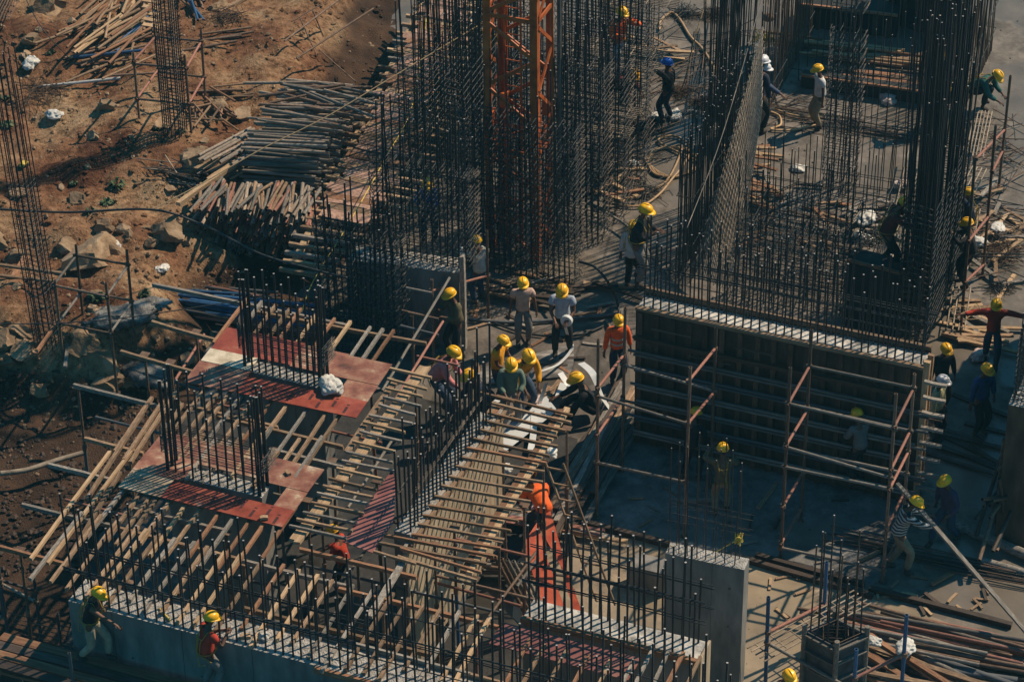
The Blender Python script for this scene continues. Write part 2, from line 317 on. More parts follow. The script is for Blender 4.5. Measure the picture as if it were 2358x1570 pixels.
def person(head, foot, zf, face, pose, shirt, pants, helm, label, sleeve=1, size=None, harness=False, lean=None, strips=False, group=None):
    """head: helmet-top pixel, foot: pixel midway between the feet, zf: height they stand on"""
    ps = POSES[pose]; base = P(foot[0], foot[1], zf)
    S = size or 1.0
    le = math.radians(ps['lean']); hp = math.radians(ps['hp'])
    lc = Vector((0, -.10*math.sin(le)-(.12 if pose in ('bend', 'stoop') else 0)+math.sin(le)*.53+math.sin(hp)*.33, ps['hip']+math.cos(le)*.53+math.cos(hp)*.33))
    RZ = Matrix.Rotation(math.radians(face-90), 3, 'Z')
    for _ in range(4):     # fit stature and stance to the helmet position
        q = proj(base+(RZ @ lc)*S)
        if pose not in ('sit', 'crouch', 'bend', 'stoop'):
            fy = proj(base)[1]; S = max(.90, min(1.08, S*(fy-head[1])/(fy-q[1])))
            q = proj(base+(RZ @ lc)*S); fx, fy = proj(base); base = P(fx+head[0]-q[0], fy+(head[1]-q[1]), zf)
        else:
            fx, fy = proj(base); base = P(fx+head[0]-q[0], fy+head[1]-q[1], zf)
    Mt = Matrix.Translation(base) @ Matrix.Rotation(math.radians(face-90), 4, 'Z') @ Matrix.Scale(S, 4)
    le = math.radians(ps['lean']); hip = V3(0, -.10*math.sin(le)-(.12 if pose in ('bend', 'stoop') else 0), ps['hip'])
    sp = lambda d, x=0.0, f=0.0: hip+V3(x, math.sin(le)*d+f*math.cos(le), math.cos(le)*d-f*math.sin(le))
    wa, ch, nk = sp(.20), sp(.38), sp(.53)
    hp = math.radians(ps['hp']); hd = V3(0, math.sin(hp), math.cos(hp)); hf = V3(0, math.cos(hp), -math.sin(hp))
    jaw = nk+hd*.09+hf*.03; sk1 = nk+hd*.16+hf*.022; sk2 = nk+hd*.235+hf*.005
    shL, shR = sp(.47, -.185), sp(.47, .185)
    hL, hR = hip+V3(-.09, 0, -.05), hip+V3(.09, 0, -.05)
    handL, handR = shL+V3(*ps['L']), shR+V3(*ps['Rr'])
    eL, wL = ik(shL, handL, .285, .25, V3(-.6, -.6, -.6)); eR, wR = ik(shR, handR, .285, .25, V3(.6, -.6, -.6))
    fL, fR = V3(*ps['fL'])+V3(0, 0, .10), V3(*ps['fR'])+V3(0, 0, .10)
    kL, aL = ik(hL, fL, .42, .41, V3(-.12, 1, .15)); kR, aR = ik(hR, fR, .42, .41, V3(.12, 1, .15))
    pts = [hip, wa, ch, nk, jaw, sk1, sk2]; rad = [.115, .105, .125, .052, .058, .076, .062]; ed = [(0, 1), (1, 2), (2, 3), (3, 4), (4, 5), (5, 6)]
    def add(chain, rs, frm):
        for p, r in zip(chain, rs): pts.append(p); rad.append(r); ed.append((frm, len(pts)-1)); frm = len(pts)-1
        return frm
    for sh, e, w, sgn in ((shL, eL, wL, -1), (shR, eR, wR, 1)):
        d = (w-e).normalized(); i = add([sh, e, w, w+d*.055], [.055, .040, .028, (.036, .02)], 2)
        side = d.cross(V3(0, 0, 1)); side = side.normalized() if side.length > .1 else V3(1, 0, 0); dn = d.cross(side).normalized()
        if dn.z > 0: dn = -dn
        for k, ln in enumerate((.070, .080, .076, .060)):
            b0 = w+d*.10+side*(.030-.020*k); add([b0, b0+d*ln*.55+dn*.012, b0+d*ln*.85+dn*.035], [.0098, .009, .008], i)
        t0 = w+d*.045+side*.040*1; add([t0, t0+d*.035+side*.018+dn*.015], [.0105, .009], i)
    for h_, k_, a_ in ((hL, kL, aL), (hR, kR, aR)): add([h_, k_, a_], [.085, .055, .04], 0)
    nose = add([sk1-hd*.035+hf*.090], [.015], 5)
    for s_ in (-1, 1): add([sk1-hd*.02+V3(s_*.080, 0, 0)], [.016], 5)
    body = skin('person', pts, rad, ed, {0}, SK, Mt); tag(body, label, 'person', group); PEOPLE.append(body)
    # shirt
    sm = CL[shirt]; P2 = [hip+V3(0, 0, -.05), hip+V3(0, 0, .06), wa, ch, sp(.49)]; R2 = [.178, .168, .162, .180, .09]; E2 = [(0, 1), (1, 2), (2, 3), (3, 4)]
    for sh, e, w in ((shL, eL, wL), (shR, eR, wR)):
        n0 = len(P2)
        if sleeve >= 1: ch_ = [sh, e, e+(w-e)*.85]; rr_ = [.088, .066, .052]
        elif sleeve > .3: ch_ = [sh, sh+(e-sh)*.62]; rr_ = [.088, .076]
        else: ch_ = [sh, sh+(e-sh)*.15]; rr_ = [.07, .066]
        frm = 3
        for p, r in zip(ch_, rr_): P2.append(p); R2.append(r); E2.append((frm, len(P2)-1)); frm = len(P2)-1
    skin('shirt', P2, R2, E2, {0}, sm, Mt, body)
    P3 = [hip+V3(0, 0, .05), hip+V3(0, 0, -.05)]; R3 = [.148, .155]; E3 = [(0, 1)]
    for h_, k_, a_ in ((hL, kL, aL), (hR, kR, aR)):
        frm = 1
        for p, r in zip([h_, k_, k_+(a_-k_)*.93], [.115, .084, .068]): P3.append(p); R3.append(r); E3.append((frm, len(P3)-1)); frm = len(P3)-1
    skin('trousers', P3, R3, E3, {0}, CL[pants], Mt, body)
    for a_ in (aL, aR):
        skin('boot', [a_+V3(0, 0, .06), a_+V3(0, -.02, -.045), a_+V3(0, .07, -.055), a_+V3(0, .15, -.065)], [.056, .056, .052, .042], [(0, 1), (1, 2), (2, 3)], {0}, BOOT, Mt, body)
    hb = MB()
    hc = sk1+hd*.02
    for k in range(5):
        a = math.pi*(.0+k/4); 
    if helm:
        X = V3(1, 0, 0); up = (hd*.94-hf*.06).normalized(); Y = up.cross(X).normalized()
        B = Matrix(((X.x, Y.x, up.x, 0), (X.y, Y.y, up.y, 0), (X.z, Y.z, up.z, 0), (0, 0, 0, 1)))
        B.translation = sk1+hd*.035+hf*.008
        ob('helmet', HMESH[helm], Mt @ B @ Matrix.Scale(.90, 4), body)
        hb.tube([tuple(sk1-hf*.06-hd*.05), tuple(sk1-hf*.07+hd*.01), tuple(sk1-hf*.03+hd*.06)], [.046, .056, .046], 8)
        o = hb.make('hair', HAIR, None, True); me = o.data; me.transform(Matrix.Translation(o.location)); o.parent = body; o.matrix_basis = Matrix.Identity(4); WM[o] = Mt
    if harness:
        g = MB()
        for s_ in (-1, 1):
            g.tube([hip+V3(s_*.06, -.16, .05), sp(.3, s_*.07, -.165), sp(.50, s_*.11, -.06), sp(.52, s_*.11, .03), sp(.3, s_*.09, .165), hip+V3(s_*.08, .16, .04)], .009, 5)
            g.tube([hL*(.5-s_*.5)+hR*(.5+s_*.5)+V3(s_*.11, 0, -.05), hip+V3(s_*.05, -.16, .02)], .009, 5)
        g.tube([hip+V3(.165*math.cos(a), .165*math.sin(a), .05) for a in [i*math.pi/6 for i in range(13)]], .009, 5)
        g.tube([sp(.36, -.09, -.165), sp(.34, 0, -.175), sp(.36, .09, -.165)], .009, 5)
        g.tube([sp(.34, 0, -.18), sp(.15, .06, -.22), hip+V3(.12, -.2, -.15), hip+V3(.2, -.12, -.1)], .008, 5)
        o = g.make('harness', HARN); o.data.transform(Matrix.Translation(o.location)); o.parent = body; o.matrix_basis = Matrix.Identity(4); WM[o] = Mt
    if strips:
        g = MB()
        for d_, mi in [(x, i) for i, x in enumerate(strips)]:
            c = sp(d_); rr_ = .150+.012*(d_ > .25)
            pp = [c+V3(rr_*math.cos(a)*1.0, rr_*math.sin(a)*math.cos(le), -rr_*math.sin(a)*math.sin(le)) for a in [i*math.pi/8 for i in range(17)]]
            u = sp(1)-sp(0); w_ = .026
            g.add([p+u*w_ for p in pp]+[p-u*w_ for p in pp], [(i, i+1, 17+i+1, 17+i) for i in range(16)], mi % 3)
        o = g.make('chest_stripe', [GREYST, GREYST, NAVYST if shirt == 'ystripe' else GREYST]); o.data.transform(Matrix.Translation(o.location)); o.parent = body; o.matrix_basis = Matrix.Identity(4); WM[o] = Mt
    # where did the helmet land?
    if len(label.split()) > 16: print('LONG', label)
    hw = Mt @ (sk1+hd*.17)
    q = proj(hw); PCHK.append((label[:40], head, (round(q[0]), round(q[1]))))
    return body
PCHK = []
pp = person
pp((1432, 14), (1446, 178), 1.0, -60, 'climb', 'orange', 'lightblue', 'y', 'worker in orange vest and pale blue jeans climbing among the bar cages behind the crane', harness=True)
pp((1134, 42), (1142, 200), .9, 60, 'climb', 'yellow', 'navy', None, 'worker in yellow shirt hidden behind the left leg of the orange crane tower')
pp((1541, 134), (1533, 282), 0, 150, 'up', 'black', 'navy', 'b', 'worker in blue helmet and dark clothes pointing with a raised arm', size=1.0)
pp((1466, 160), (1476, 238), 0, -40, 'crouch', 'maroon', 'black', 'y', 'worker in dark top crouching beside the tall bar cages beneath a pale steel rack')
pp((1763, 144), (1770, 300), 0, 5, 'pointR', 'plaid', 'khaki', 'w', 'worker in white helmet and dark checked shirt stretching out his right arm', size=1.03)
pp((1757, 126), (1756, 306), 0, 40, 'stand', 'navy', 'black', 'w', 'second white helmeted worker mostly hidden behind the one in the checked shirt', size=1.02)
pp((1884, 147), (1876, 292), 0, 195, 'stand', 'white', 'khaki', 'y', 'worker in white shirt and tan trousers beside the tall square bar cage', sleeve=.5)
pp((2176, 121), (2163, 283), .1, 110, 'climb', 'black', 'black', 'y', 'worker in black clothes and yellow helmet high up against the tallest dark bar cage', harness=True)
pp((2306, 165), (2278, 240), .1, -35, 'crouch', 'teal', 'black', 'y', 'worker in green top squatting over a scaffold post at the right edge', harness=True)
pp((2234, 431), (2224, 575), .2, 165, 'reachup', 'navy', 'black', 'y', 'worker in dark blue shirt reaching up the side of the dark bar cage', harness=True)
pp((2229, 500), (2213, 660), .2, 170, 'climb', 'black', 'black', 'y', 'worker in black clothes standing directly below the one reaching up', size=1.03)
pp((2090, 454), (2080, 628), 1.1, -8, 'reach', 'maroon', 'black', 'y', 'worker in dark maroon shirt and harness holding a ladder of pale bars', harness=True, size=.98)
pp((2296, 688), (2290, 825), 0, -95, 'arms', 'red', 'denim', 'y', 'worker in red shirt walking with one arm stretched to the right', size=1.02)
pp((2180, 790), (2185, 935), 0, -70, 'stand', 'black', 'black', 'y', 'worker in black standing in the shade behind the white helmeted one near the formwork end')
pp((2173, 862), (2163, 1018), 0, -30, 'stand', 'cream', 'black', 'w', 'worker in white helmet and pale yellow shirt beside the end of the timber formwork', size=1.02)
pp((2275, 836), (2252, 1000), 0, -60, 'stand', 'blue', 'black', 'y', 'worker in bright blue shirt standing in the shade right of the formwork', size=1.02)
pp((1488, 468), (1474, 660), .5, -20, 'elbows', 'black', 'grey', 'y', 'worker in black top and grey trousers with harness beside the white topped wall', harness=True, size=1.13)
pp((1460, 506), (1458, 668), 0, 60, 'stand', 'white', 'black', 'y', 'worker in white long sleeves hidden behind the one in the black top', size=1.0)
pp((1097, 541), (1092, 700), 0, 120, 'climb', 'offwhite', 'denim', 'y', 'worker in dark vest over white sleeves behind the end of the low concrete wall', size=1.02)
pp((984, 410), (994, 560), .3, -90, 'elbows', 'blue', 'navy', 'y', 'worker in blue shirt standing inside the dense bar cage left of the crane')
pp((1204, 638), (1226, 792), 0, -85, 'stand', 'pinkish', 'grey', 'y', 'worker in pale pink short sleeved shirt watching from in front of the crane foot', sleeve=.5, size=1.0)
pp((1294, 656), (1295, 815), 0, -95, 'down', 'lightblue', 'black', 'y', 'worker in light blue shirt unrolling a white tape from its roll', sleeve=.9, size=1.03)
pp((1035, 663), (1050, 822), 0, 215, 'elbows', 'olive', 'black', 'y', 'worker in olive shirt leaning on a brace in front of the low concrete wall', size=1.02)
pp((1425, 724), (1402, 880), 0, -75, 'stand', 'orange', 'navy', 'y', 'worker in bright orange top with reflective bands beside the left end of the formwork', size=1.06, strips=(.12, .26))
pp((1161, 772), (1152, 925), 0, -30, 'down', 'yellow', 'navy', 'y', 'worker in plain yellow short sleeved shirt seen from the side', sleeve=.5, size=1.03)
pp((1177, 826), (1188, 985), 0, -85, 'down', 'sage', 'grey', 'y', 'worker in grey green sweater looking at something in his hands', size=1.03)
pp((1219, 806), (1222, 965), 0, -65, 'stoop', 'yellow', 'denim', 'y', 'worker in yellow sweater with pale chest stripes stooping over the white sheets', size=1.04, strips=(.22, .29, .15))
pp((1326, 856), (1318, 950), 0, 190, 'sit', 'black', 'black', 'y', 'worker in black sitting on the ground beside the white sheets', size=1.05)
pp((1048, 797), (1000, 955), .1, -25, 'stoop', 'pink', 'denim', 'y', 'worker in pink shirt stooping behind the bars of the middle wall', harness=True, size=1.05)
pp((1075, 850), (1068, 985), 0, 200, 'stoop', 'navy', 'black', 'y', 'worker in dark clothes almost hidden behind the one in the pink shirt')
pp((1215, 1075), (1240, 1180), 0, 110, 'bend', 'orange', 'navy', 'y', 'worker in orange top bending down beside the timber walkway', size=1.05)
pp((1604, 935), (1590, 1095), 0, 60, 'down', 'black', 'black', 'y', 'worker in black behind the left posts of the scaffold at the formwork', size=1.0)
pp((1973, 937), (1955, 1100), .36, 120, 'down', 'grey', 'black', 'y', 'worker in shade at the foot of the formwork between the right scaffold posts', size=1.0)
pp((1665, 1019), (1668, 1183), 0, 90, 'climb', 'olive', 'khaki', 'y', 'worker with tan trousers and rope harness facing the formwork from its shaded yard', harness=True, size=1.03)
pp((2117, 1142), (2098, 1315), 0, 5, 'reach', 'bwstripe', 'khaki', 'y', 'worker in black and white striped shirt carrying a long timber', size=1.06)
pp((2177, 1093), (2180, 1240), 0, 215, 'walk', 'purple', 'denim', 'y', 'worker in dark purple shirt striding at the back of the long timber', size=1.03)
pp((762, 1207), (765, 1370), .0, 165, 'down', 'red', 'black', 'y', 'worker in red shirt crouched under the timber deck beside the middle wall', size=.95)
pp((231, 1352), (222, 1520), 2.1, -15, 'walkreach', 'black', 'beige', 'y', 'worker in black vest and pale trousers reaching forward at the near wall', harness=True, sleeve=.2, size=1.08)
pp((486, 1406), (478, 1592), 2.1, 30, 'elbows', 'red', 'grey', 'y', 'worker in red shirt with yellow ropes gripping a bar of the near wall', harness=True, sleeve=.6, size=1.12)
pp((1820, 1543), (1824, 1690), .3, -60, 'down', 'navy', 'black', 'y', 'worker whose yellow helmet alone shows at the bottom edge by the column box')
bake()
for a in PCHK: print('PCHK', a)
# ------------------------------------------------------------------ terrain
def seg_d(p, a, b):
    ab = b-a; t = max(0, min(1, (p-a).dot(ab)/ab.length_squared)); return (p-(a+ab*t)).length
def inpoly(x, y, poly):
    c = False; j = len(poly)-1
    for i in range(len(poly)):
        xi, yi = poly[i]; xj, yj = poly[j]
        if (yi > y) != (yj > y) and x < (xj-xi)*(y-yi)/(yj-yi)+xi: c = not c
        j = i
    return c
BZ = 1.15
bench_px = [(-900, 700), (-300, 790), (60, 830), (180, 835), (330, 790), (400, 720), (440, 640), (480, 575), (510, 520), (600, 490), (715, 465), (735, 380), (720, 230), (735, 100), (790, -60), (790, -600), (-900, -600)]
BEN = [P(x, y, BZ*.7).to_2d() for x, y in bench_px]; BENp = [(p.x, p.y) for p in BEN]
def tz(x, y):
    p = Vector((x, y)); d = min(seg_d(p, BEN[i], BEN[(i+1) % len(BEN)]) for i in range(len(BEN)))
    if not inpoly(x, y, BENp): d = -d
    d += .35*noise.noise(Vector((x*.7, y*.7, 3)))
    t = max(0, min(1, (d+.9)/1.8)); h = BZ*t*t*(3-2*t)
    dirt = max(0, min(1, (d+3.5)/3)) if x < -2.5 else t
    up = max(0, -x-8)*.04
    n1 = noise.noise(Vector((x*.45, y*.45, 0)))*.34+abs(noise.noise(Vector((x*1.2, y*1.2, 5))))*.26+noise.noise(Vector((x*2.6, y*2.6, 9)))*.10+abs(noise.noise(Vector((x*5, y*5, 2))))*.06-.1
    return h+(n1+.08+up)*dirt-.05*(1-dirt)
def PT(px, py):     # pixel -> point on the terrain
    z = .6
    for _ in range(8):
        p = P(px, py, z); z = z*.3+.7*max(tz(p.x, p.y), -.02)
    return P(px, py, z)
def axis(a, b, s, far): 
    n = int((b-a)/s); return [-f for f in far[::-1]]+[a+s*i for i in range(n+1)]+far
xs = [-300, -80, -35]+[-20+.13*i for i in range(int(24/.13))]+[5+i*1.5 for i in range(12)]+[60, 300]
ys = [-200, -60, -30]+[-16+.14*i for i in range(int(38/.14))]+[26, 40, 90, 400]
b = MB(); b.v = [(x, y, tz(x, y) if -21 < x < 8 and -18 < y < 24 else -.05) for y in ys for x in xs]
nx = len(xs); b.f = [(j*nx+i, j*nx+i+1, (j+1)*nx+i+1, (j+1)*nx+i) for j in range(len(ys)-1) for i in range(nx-1)]; b.m = [0]*len(b.f)
def mat_dirt():
    m = bpy.data.materials.new('red brown soil'); m.use_nodes = True; t = m.node_tree; N, L = t.nodes, t.links; B = N['Principled BSDF']; B.inputs['Roughness'].default_value = .95
    B.inputs['Specular IOR Level'].default_value = .15
    g = N.new('ShaderNodeNewGeometry')
    def nz(s, d=6, r=.6):
        n = N.new('ShaderNodeTexNoise'); n.inputs['Scale'].default_value = s; n.inputs['Detail'].default_value = d; n.inputs['Roughness'].default_value = r; L.new(g.outputs['Position'], n.inputs['Vector']); return n.outputs['Fac']
    def ramp(f, st):
        r = N.new('ShaderNodeValToRGB'); e = r.color_ramp.elements
        for i, (p, c) in enumerate(st):
            q = e[i] if i < 2 else e.new(p); q.position = p; q.color = (*c, 1)
        L.new(f, r.inputs[0]); return r.outputs[0]
    def mix(f, a, b_, mode='MIX'):
        x = N.new('ShaderNodeMix'); x.data_type = 'RGBA'; x.blend_type = mode
        if isinstance(f, float): x.inputs[0].default_value = f
        else: L.new(f, x.inputs[0])
        L.new(a, x.inputs[6]); L.new(b_, x.inputs[7]); return x.outputs[2]
    c1 = ramp(nz(.55), [(.36, (.10, .045, .027)), (.47, (.23, .125, .072)), (.56, (.31, .20, .12)), (.66, (.38, .28, .18))])
    c2 = ramp(nz(7, 8, .75), [(.38, (.35, .3, .25)), (.52, (.9, .85, .8)), (.68, (1.25, 1.2, 1.15))])
    c = mix(1.0, c1, c2, 'MULTIPLY')
    wet = ramp(nz(1.1), [(.35, (.03, .02, .015)), (.6, (.08, .047, .03)), (.75, (.14, .085, .05))])
    sx = N.new('ShaderNodeSeparateXYZ'); L.new(g.outputs['Position'], sx.inputs[0])
    mr = N.new('ShaderNodeMapRange'); L.new(sx.outputs['Z'], mr.inputs[0]); mr.inputs[1].default_value = .35; mr.inputs[2].default_value = .75; mr.interpolation_type = 'SMOOTHSTEP'
    c = mix(mr.outputs[0], wet, c)
    L.new(c, B.inputs['Base Color'])
    h = N.new('ShaderNodeMath'); h.operation = 'ADD'; L.new(nz(4, 10, .72), h.inputs[0]); L.new(nz(30, 4, .6), h.inputs[1])
    bu = N.new('ShaderNodeBump'); bu.inputs['Strength'].default_value = .8; bu.inputs['Distance'].default_value = .06; L.new(h.outputs[0], bu.inputs['Height']); L.new(bu.outputs[0], B.inputs['Normal'])
    return m
M['dirt'] = mat_dirt()
o = b.make('ground', M['dirt'], None, True); tag(o, kind='structure')
# ------------------------------------------------------------------ concrete floor (wet, stained)
def mat_floor(name, dry, wetc, puddle=.5):
    m = bpy.data.materials.new(name); m.use_nodes = True; t = m.node_tree; N, L = t.nodes, t.links; B = N['Principled BSDF']
    g = N.new('ShaderNodeNewGeometry')
    def nz(s, d=6, r=.6, sc=None):
        n = N.new('ShaderNodeTexNoise'); n.inputs['Scale'].default_value = s; n.inputs['Detail'].default_value = d; n.inputs['Roughness'].default_value = r
        if sc:
            mp = N.new('ShaderNodeMapping'); mp.inputs['Scale'].default_value = sc; L.new(g.outputs['Position'], mp.inputs[0]); L.new(mp.outputs[0], n.inputs['Vector'])
        else: L.new(g.outputs['Position'], n.inputs['Vector'])
        return n.outputs['Fac']
    def ramp(f, st):
        r = N.new('ShaderNodeValToRGB'); e = r.color_ramp.elements
        for i, (p, c) in enumerate(st):
            q = e[i] if i < 2 else e.new(p); q.position = p; q.color = (*c, 1)
        L.new(f, r.inputs[0]); return r.outputs[0]
    x = N.new('ShaderNodeMix'); x.data_type = 'RGBA'; pud = nz(.42, 5, .55)
    w = ramp(pud, [(puddle-.03, (0, 0, 0)), (puddle+.03, (1, 1, 1))]); L.new(w, x.inputs[0])
    a = ramp(nz(1.6, 9, .72), [(.36, tuple(v*.42 for v in dry)), (.5, dry), (.62, tuple(v*1.6 for v in dry))]); b_ = ramp(nz(1.1, 5), [(.35, tuple(v*.8 for v in wetc)), (.65, tuple(v*1.2 for v in wetc))])
    L.new(a, x.inputs[6]); L.new(b_, x.inputs[7])
    sp = N.new('ShaderNodeMix'); sp.data_type = 'RGBA'; sp.blend_type = 'MULTIPLY'; L.new(ramp(nz(14, 6, .7), [(.62, (1, 1, 1)), (.70, (.35, .33, .32))]), sp.inputs[7]); sp.inputs[0].default_value = .8; L.new(x.outputs[2], sp.inputs[6])
    L.new(sp.outputs[2], B.inputs['Base Color'])
    rr = N.new('ShaderNodeMapRange'); L.new(w, rr.inputs[0]); rr.inputs[3].default_value = .75; rr.inputs[4].default_value = .30; L.new(rr.outputs[0], B.inputs['Roughness'])
    bu = N.new('ShaderNodeBump'); bu.inputs['Distance'].default_value = .03; bu.inputs['Strength'].default_value = .5; iv = N.new('ShaderNodeMath'); iv.operation = 'MULTIPLY'
    L.new(nz(6, 8, .7), iv.inputs[0]); i2 = N.new('ShaderNodeMath'); i2.operation = 'SUBTRACT'; i2.inputs[0].default_value = 1; L.new(w, i2.inputs[1]); L.new(i2.outputs[0], iv.inputs[1])
    L.new(iv.outputs[0], bu.inputs['Height']); L.new(bu.outputs[0], B.inputs['Normal'])
    return m
M['floor'] = mat_floor('muddy wet slab', (.125, .11, .095), (.15, .13, .105), .50)
M['floor2'] = mat_floor('silt covered slab', (.24, .195, .14), (.27, .22, .155), .42)
M['floor_shade'] = mat_floor('painted shade slab', (.022, .021, .020), (.028, .025, .020), .55)  # near black colour stands in for the shade below the decks
M['floor_md'] = mat_floor('painted cage shade slab', (.10, .085, .072), (.085, .075, .062), .55)  # darker base stands in for the shadow the bar cages throw here
M['floor_dk'] = mat_floor('dark gravelly slab', (.14, .14, .135), (.16, .155, .14), .62)
M['gravel'] = mat_floor('blue grey gravel', (.075, .08, .085), (.10, .105, .11), .7)
def sheet(name, px, z, mat, kind='structure'):
    g = [P(x, y, z) for x, y in px]; b = MB(); b.add(g, [tuple(range(len(g)))[::-1]]); me = b.mesh(name, mat)
    bm = bmesh.new(); bm.from_mesh(me); bmesh.ops.triangulate(bm, faces=bm.faces[:]); bmesh.ops.recalc_face_normals(bm, faces=bm.faces[:])
    for f in bm.faces:
        if f.normal.z < 0: f.normal_flip()
    bm.to_mesh(me); bm.free(); o = ob(name, me, Matrix.Identity(4)); tag(o, kind=kind); return o
sheet('concrete_floor', [(1010, -700), (860, 330), (700, 520), (540, 590), (470, 640), (400, 760), (380, 900), (300, 1300), (150, 1700), (100, 2400), (3600, 2400), (3600, -700)], 0.0, M['floor'])
sheet('silt_pool', [(1205, 1188), (1560, 1262), (1740, 1285), (2010, 1360), (2060, 1385), (2200, 1440), (2320, 2300), (640, 2300), (560, 1330), (760, 1230), (1120, 1200)], 0.004, M['floor2'])
sheet('gravel_bed', [(520, 560), (700, 470), (760, 640), (700, 900), (480, 900), (400, 760), (460, 640)], 0.004, M['gravel'])
sheet('under_deck_shade', [(100, 1640), (230, 1230), (330, 1120), (420, 960), (640, 860), (900, 900), (1110, 950), (1330, 1010), (1330, 1180), (1190, 1290), (1180, 1420), (1400, 1620), (1100, 1900), (200, 1900)], 0.008, M['floor_shade'])  # floor sheet with deck and wall shade put into its colour
sheet('shaded_yard', [(1420, 1010), (1700, 1060), (2110, 1150), (2080, 1300), (2000, 1350), (1740, 1280), (1560, 1255), (1330, 1195)], 0.004, M['floor_dk'])
sheet('timber_yard_floor', [(1075, 780), (1440, 700), (1460, 1000), (1330, 1190), (1120, 1195), (900, 1200), (1000, 900)], 0.004, M['floor_md'])
# slab edge step in front of the yard: dark board line
def wall_box(b, a, c, th, z0, z1, mi=0, side=1):
    """vertical slab whose front foot runs a->c, thickness th to the left (back) side"""
    a = Vector((a.x, a.y, 0)); c = Vector((c.x, c.y, 0)); d = (c-a).normalized(); n = Vector((-d.y, d.x, 0))*side
    pts = [a, c, c+n*th, a+n*th]; V = [p+Vector((0, 0, z)) for z in (z0, z1) for p in pts]
    F = [(0, 1, 5, 4), (1, 2, 6, 5), (2, 3, 7, 6), (3, 0, 4, 7), (4, 5, 6, 7), (3, 2, 1, 0)]
    if side < 0: F = [f[::-1] for f in F]
    b.add(V, F, mi); return d, n
def top_mesh(a, c, th, z, side=1, inset=.0, rough=.02):
    """rough laitance sheet on a wall top"""
    a = Vector((a.x, a.y, z)); c = Vector((c.x, c.y, z)); d = (c-a).normalized(); n = Vector((-d.y, d.x, 0))*side; L = (c-a).length
    nx = max(4, int(L/.07)); ny = max(3, int(th/.07)); b = MB()
    for j in range(ny+1):
        for i in range(nx+1):
            p = a+d*(L*i/nx)+n*(th*j/ny); e = 0 if i in (0, nx) or j in (0, ny) else 1
            b.v.append((p.x, p.y, z+.004+e*max(0, (noise.noise(p*3.5)*.7+noise.noise(p*11)*.4+.2))*rough*1.0))
    q = [(j*(nx+1)+i, j*(nx+1)+i+1, (j+1)*(nx+1)+i+1, (j+1)*(nx+1)+i) for j in range(ny) for i in range(nx)]
    b.f = q if side > 0 else [f[::-1] for f in q]; b.m = [0]*len(b.f); return b
BAR = None
def starter_bars(parent, a, d, n, L, th, z, rows, sp, hs, r, name='starter_bar', mat='rebar', cap='cut', jit=.02, start=.06, cap_n=100):
    me = um('rod', mat, cap); Ms = []
    for off in rows:
        x = start+R_.uniform(0, sp*.4); k = 0
        while x < L-.04:
            h = hs[k % len(hs)]*R_.uniform(.93, 1.05); p = Vector((a.x, a.y, z-.05))+d*(x+R_.uniform(-jit, jit))+n*off
            t = p+Vector((R_.gauss(0, .016)*h, R_.gauss(0, .016)*h, h+.05)); Ms.append(rodM(p, t, r*R_.uniform(.92, 1.05))); x += sp; k += 1
    many(name, Ms, me, parent, cap_n)
def hties(parent, a, d, n, L, th, zs, r=.008, mat='tie', over=.05, name='tie_bar', bundle=1):
    me = um('rod', mat, mat)
    for z in zs:
        for off in (.04, th-.04):
            for _ in range(bundle):
                p = Vector((a.x, a.y, z+R_.uniform(-.02, .02)))+d*(-over*R_.uniform(.3, 1))+n*(off+R_.uniform(-.015, .015)); q = p+d*(L+over*2)+Vector((0, 0, R_.uniform(-.05, .05)))
                ob(name, me, rodM(p, q, r), parent)
def ring_mesh(L, T, r, mat, hook=.0):
    b = MB(); pts = [(0, 0, 0), (L, 0, 0), (L, T, 0), (0, T, 0), (0, 0, .0)]
    for i in range(4): b.tube([pts[i], pts[i+1]], r, 4)
    if hook:
        for sx, x in ((-1, 0), (1, L)):
            b.tube([(x, T*.1, 0), (x+sx*hook*.7, T*.3, .05), (x+sx*hook, T*.75, .09)], r*1.0, 4, 1)
            b.tube([(x, T*.95, 0), (x+sx*hook*.6, T*.6, .04)], r*1.0, 4, 1)
    return b.mesh('stirrup ring', [M[mat], M['hook']])
def cage(name, label, cat, a, ang, L, T, z0, hs, sp, r, zs, rows=None, group=None, ties=True, rr=.0085, hook=.10, rmat='rebar', cap=100, tmat='tie', xt=None, capm='cut'):
    """reinforcement cage: bars, stirrup rings, cross ties; a = front left foot"""
    d = hv(ang); n = Vector((-d.y, d.x, 0)); a = Vector((a.x, a.y, z0)); rt = root(name, label, cat, a, group)
    starter_bars(rt, a, d, n, L, T, z0, rows or (.03, T-.03), sp, hs, r, 'vertical_bar', rmat, capm, start=.03, cap_n=cap)
    me = ring_mesh(L, T, rr, tmat, hook)
    B = Matrix(((d.x, n.x, 0, 0), (d.y, n.y, 0, 0), (0, 0, 1, 0), (0, 0, 0, 1)))
    Ms = []
    for z in zs:
        m = B.copy(); m.translation = a+Vector((0, 0, z+R_.uniform(-.02, .02)-0))+d*R_.uniform(-.02, .02); m = m @ Matrix.Rotation(R_.uniform(-.006, .006), 4, 'Y'); Ms.append(m)
    many('stirrup', Ms, me, rt, 100)
    if ties:
        b = MB(); b.tube([(0, -.05, .035), (0, 0, 0), (0, T, 0), (0, T+.05, .035)], rr*.9, 4); tm = b.mesh('cross tie', M[tmat]); Ms = []
        step = xt or sp
        for z in zs:
            x = step*.5
            while x < L:
                if R_.random() < .8:
                    m = B.copy(); m.translation = a+Vector((0, 0, z+R_.uniform(-.03, .03)))+d*(x+R_.uniform(-.03, .03)); Ms.append(m)
                x += step
        many('cross_tie', Ms, tm, rt, 100)
    return rt
def frange(a, b, s):
    o_ = []; 
    while a <= b+1e-6: o_.append(a); a += s
    return o_
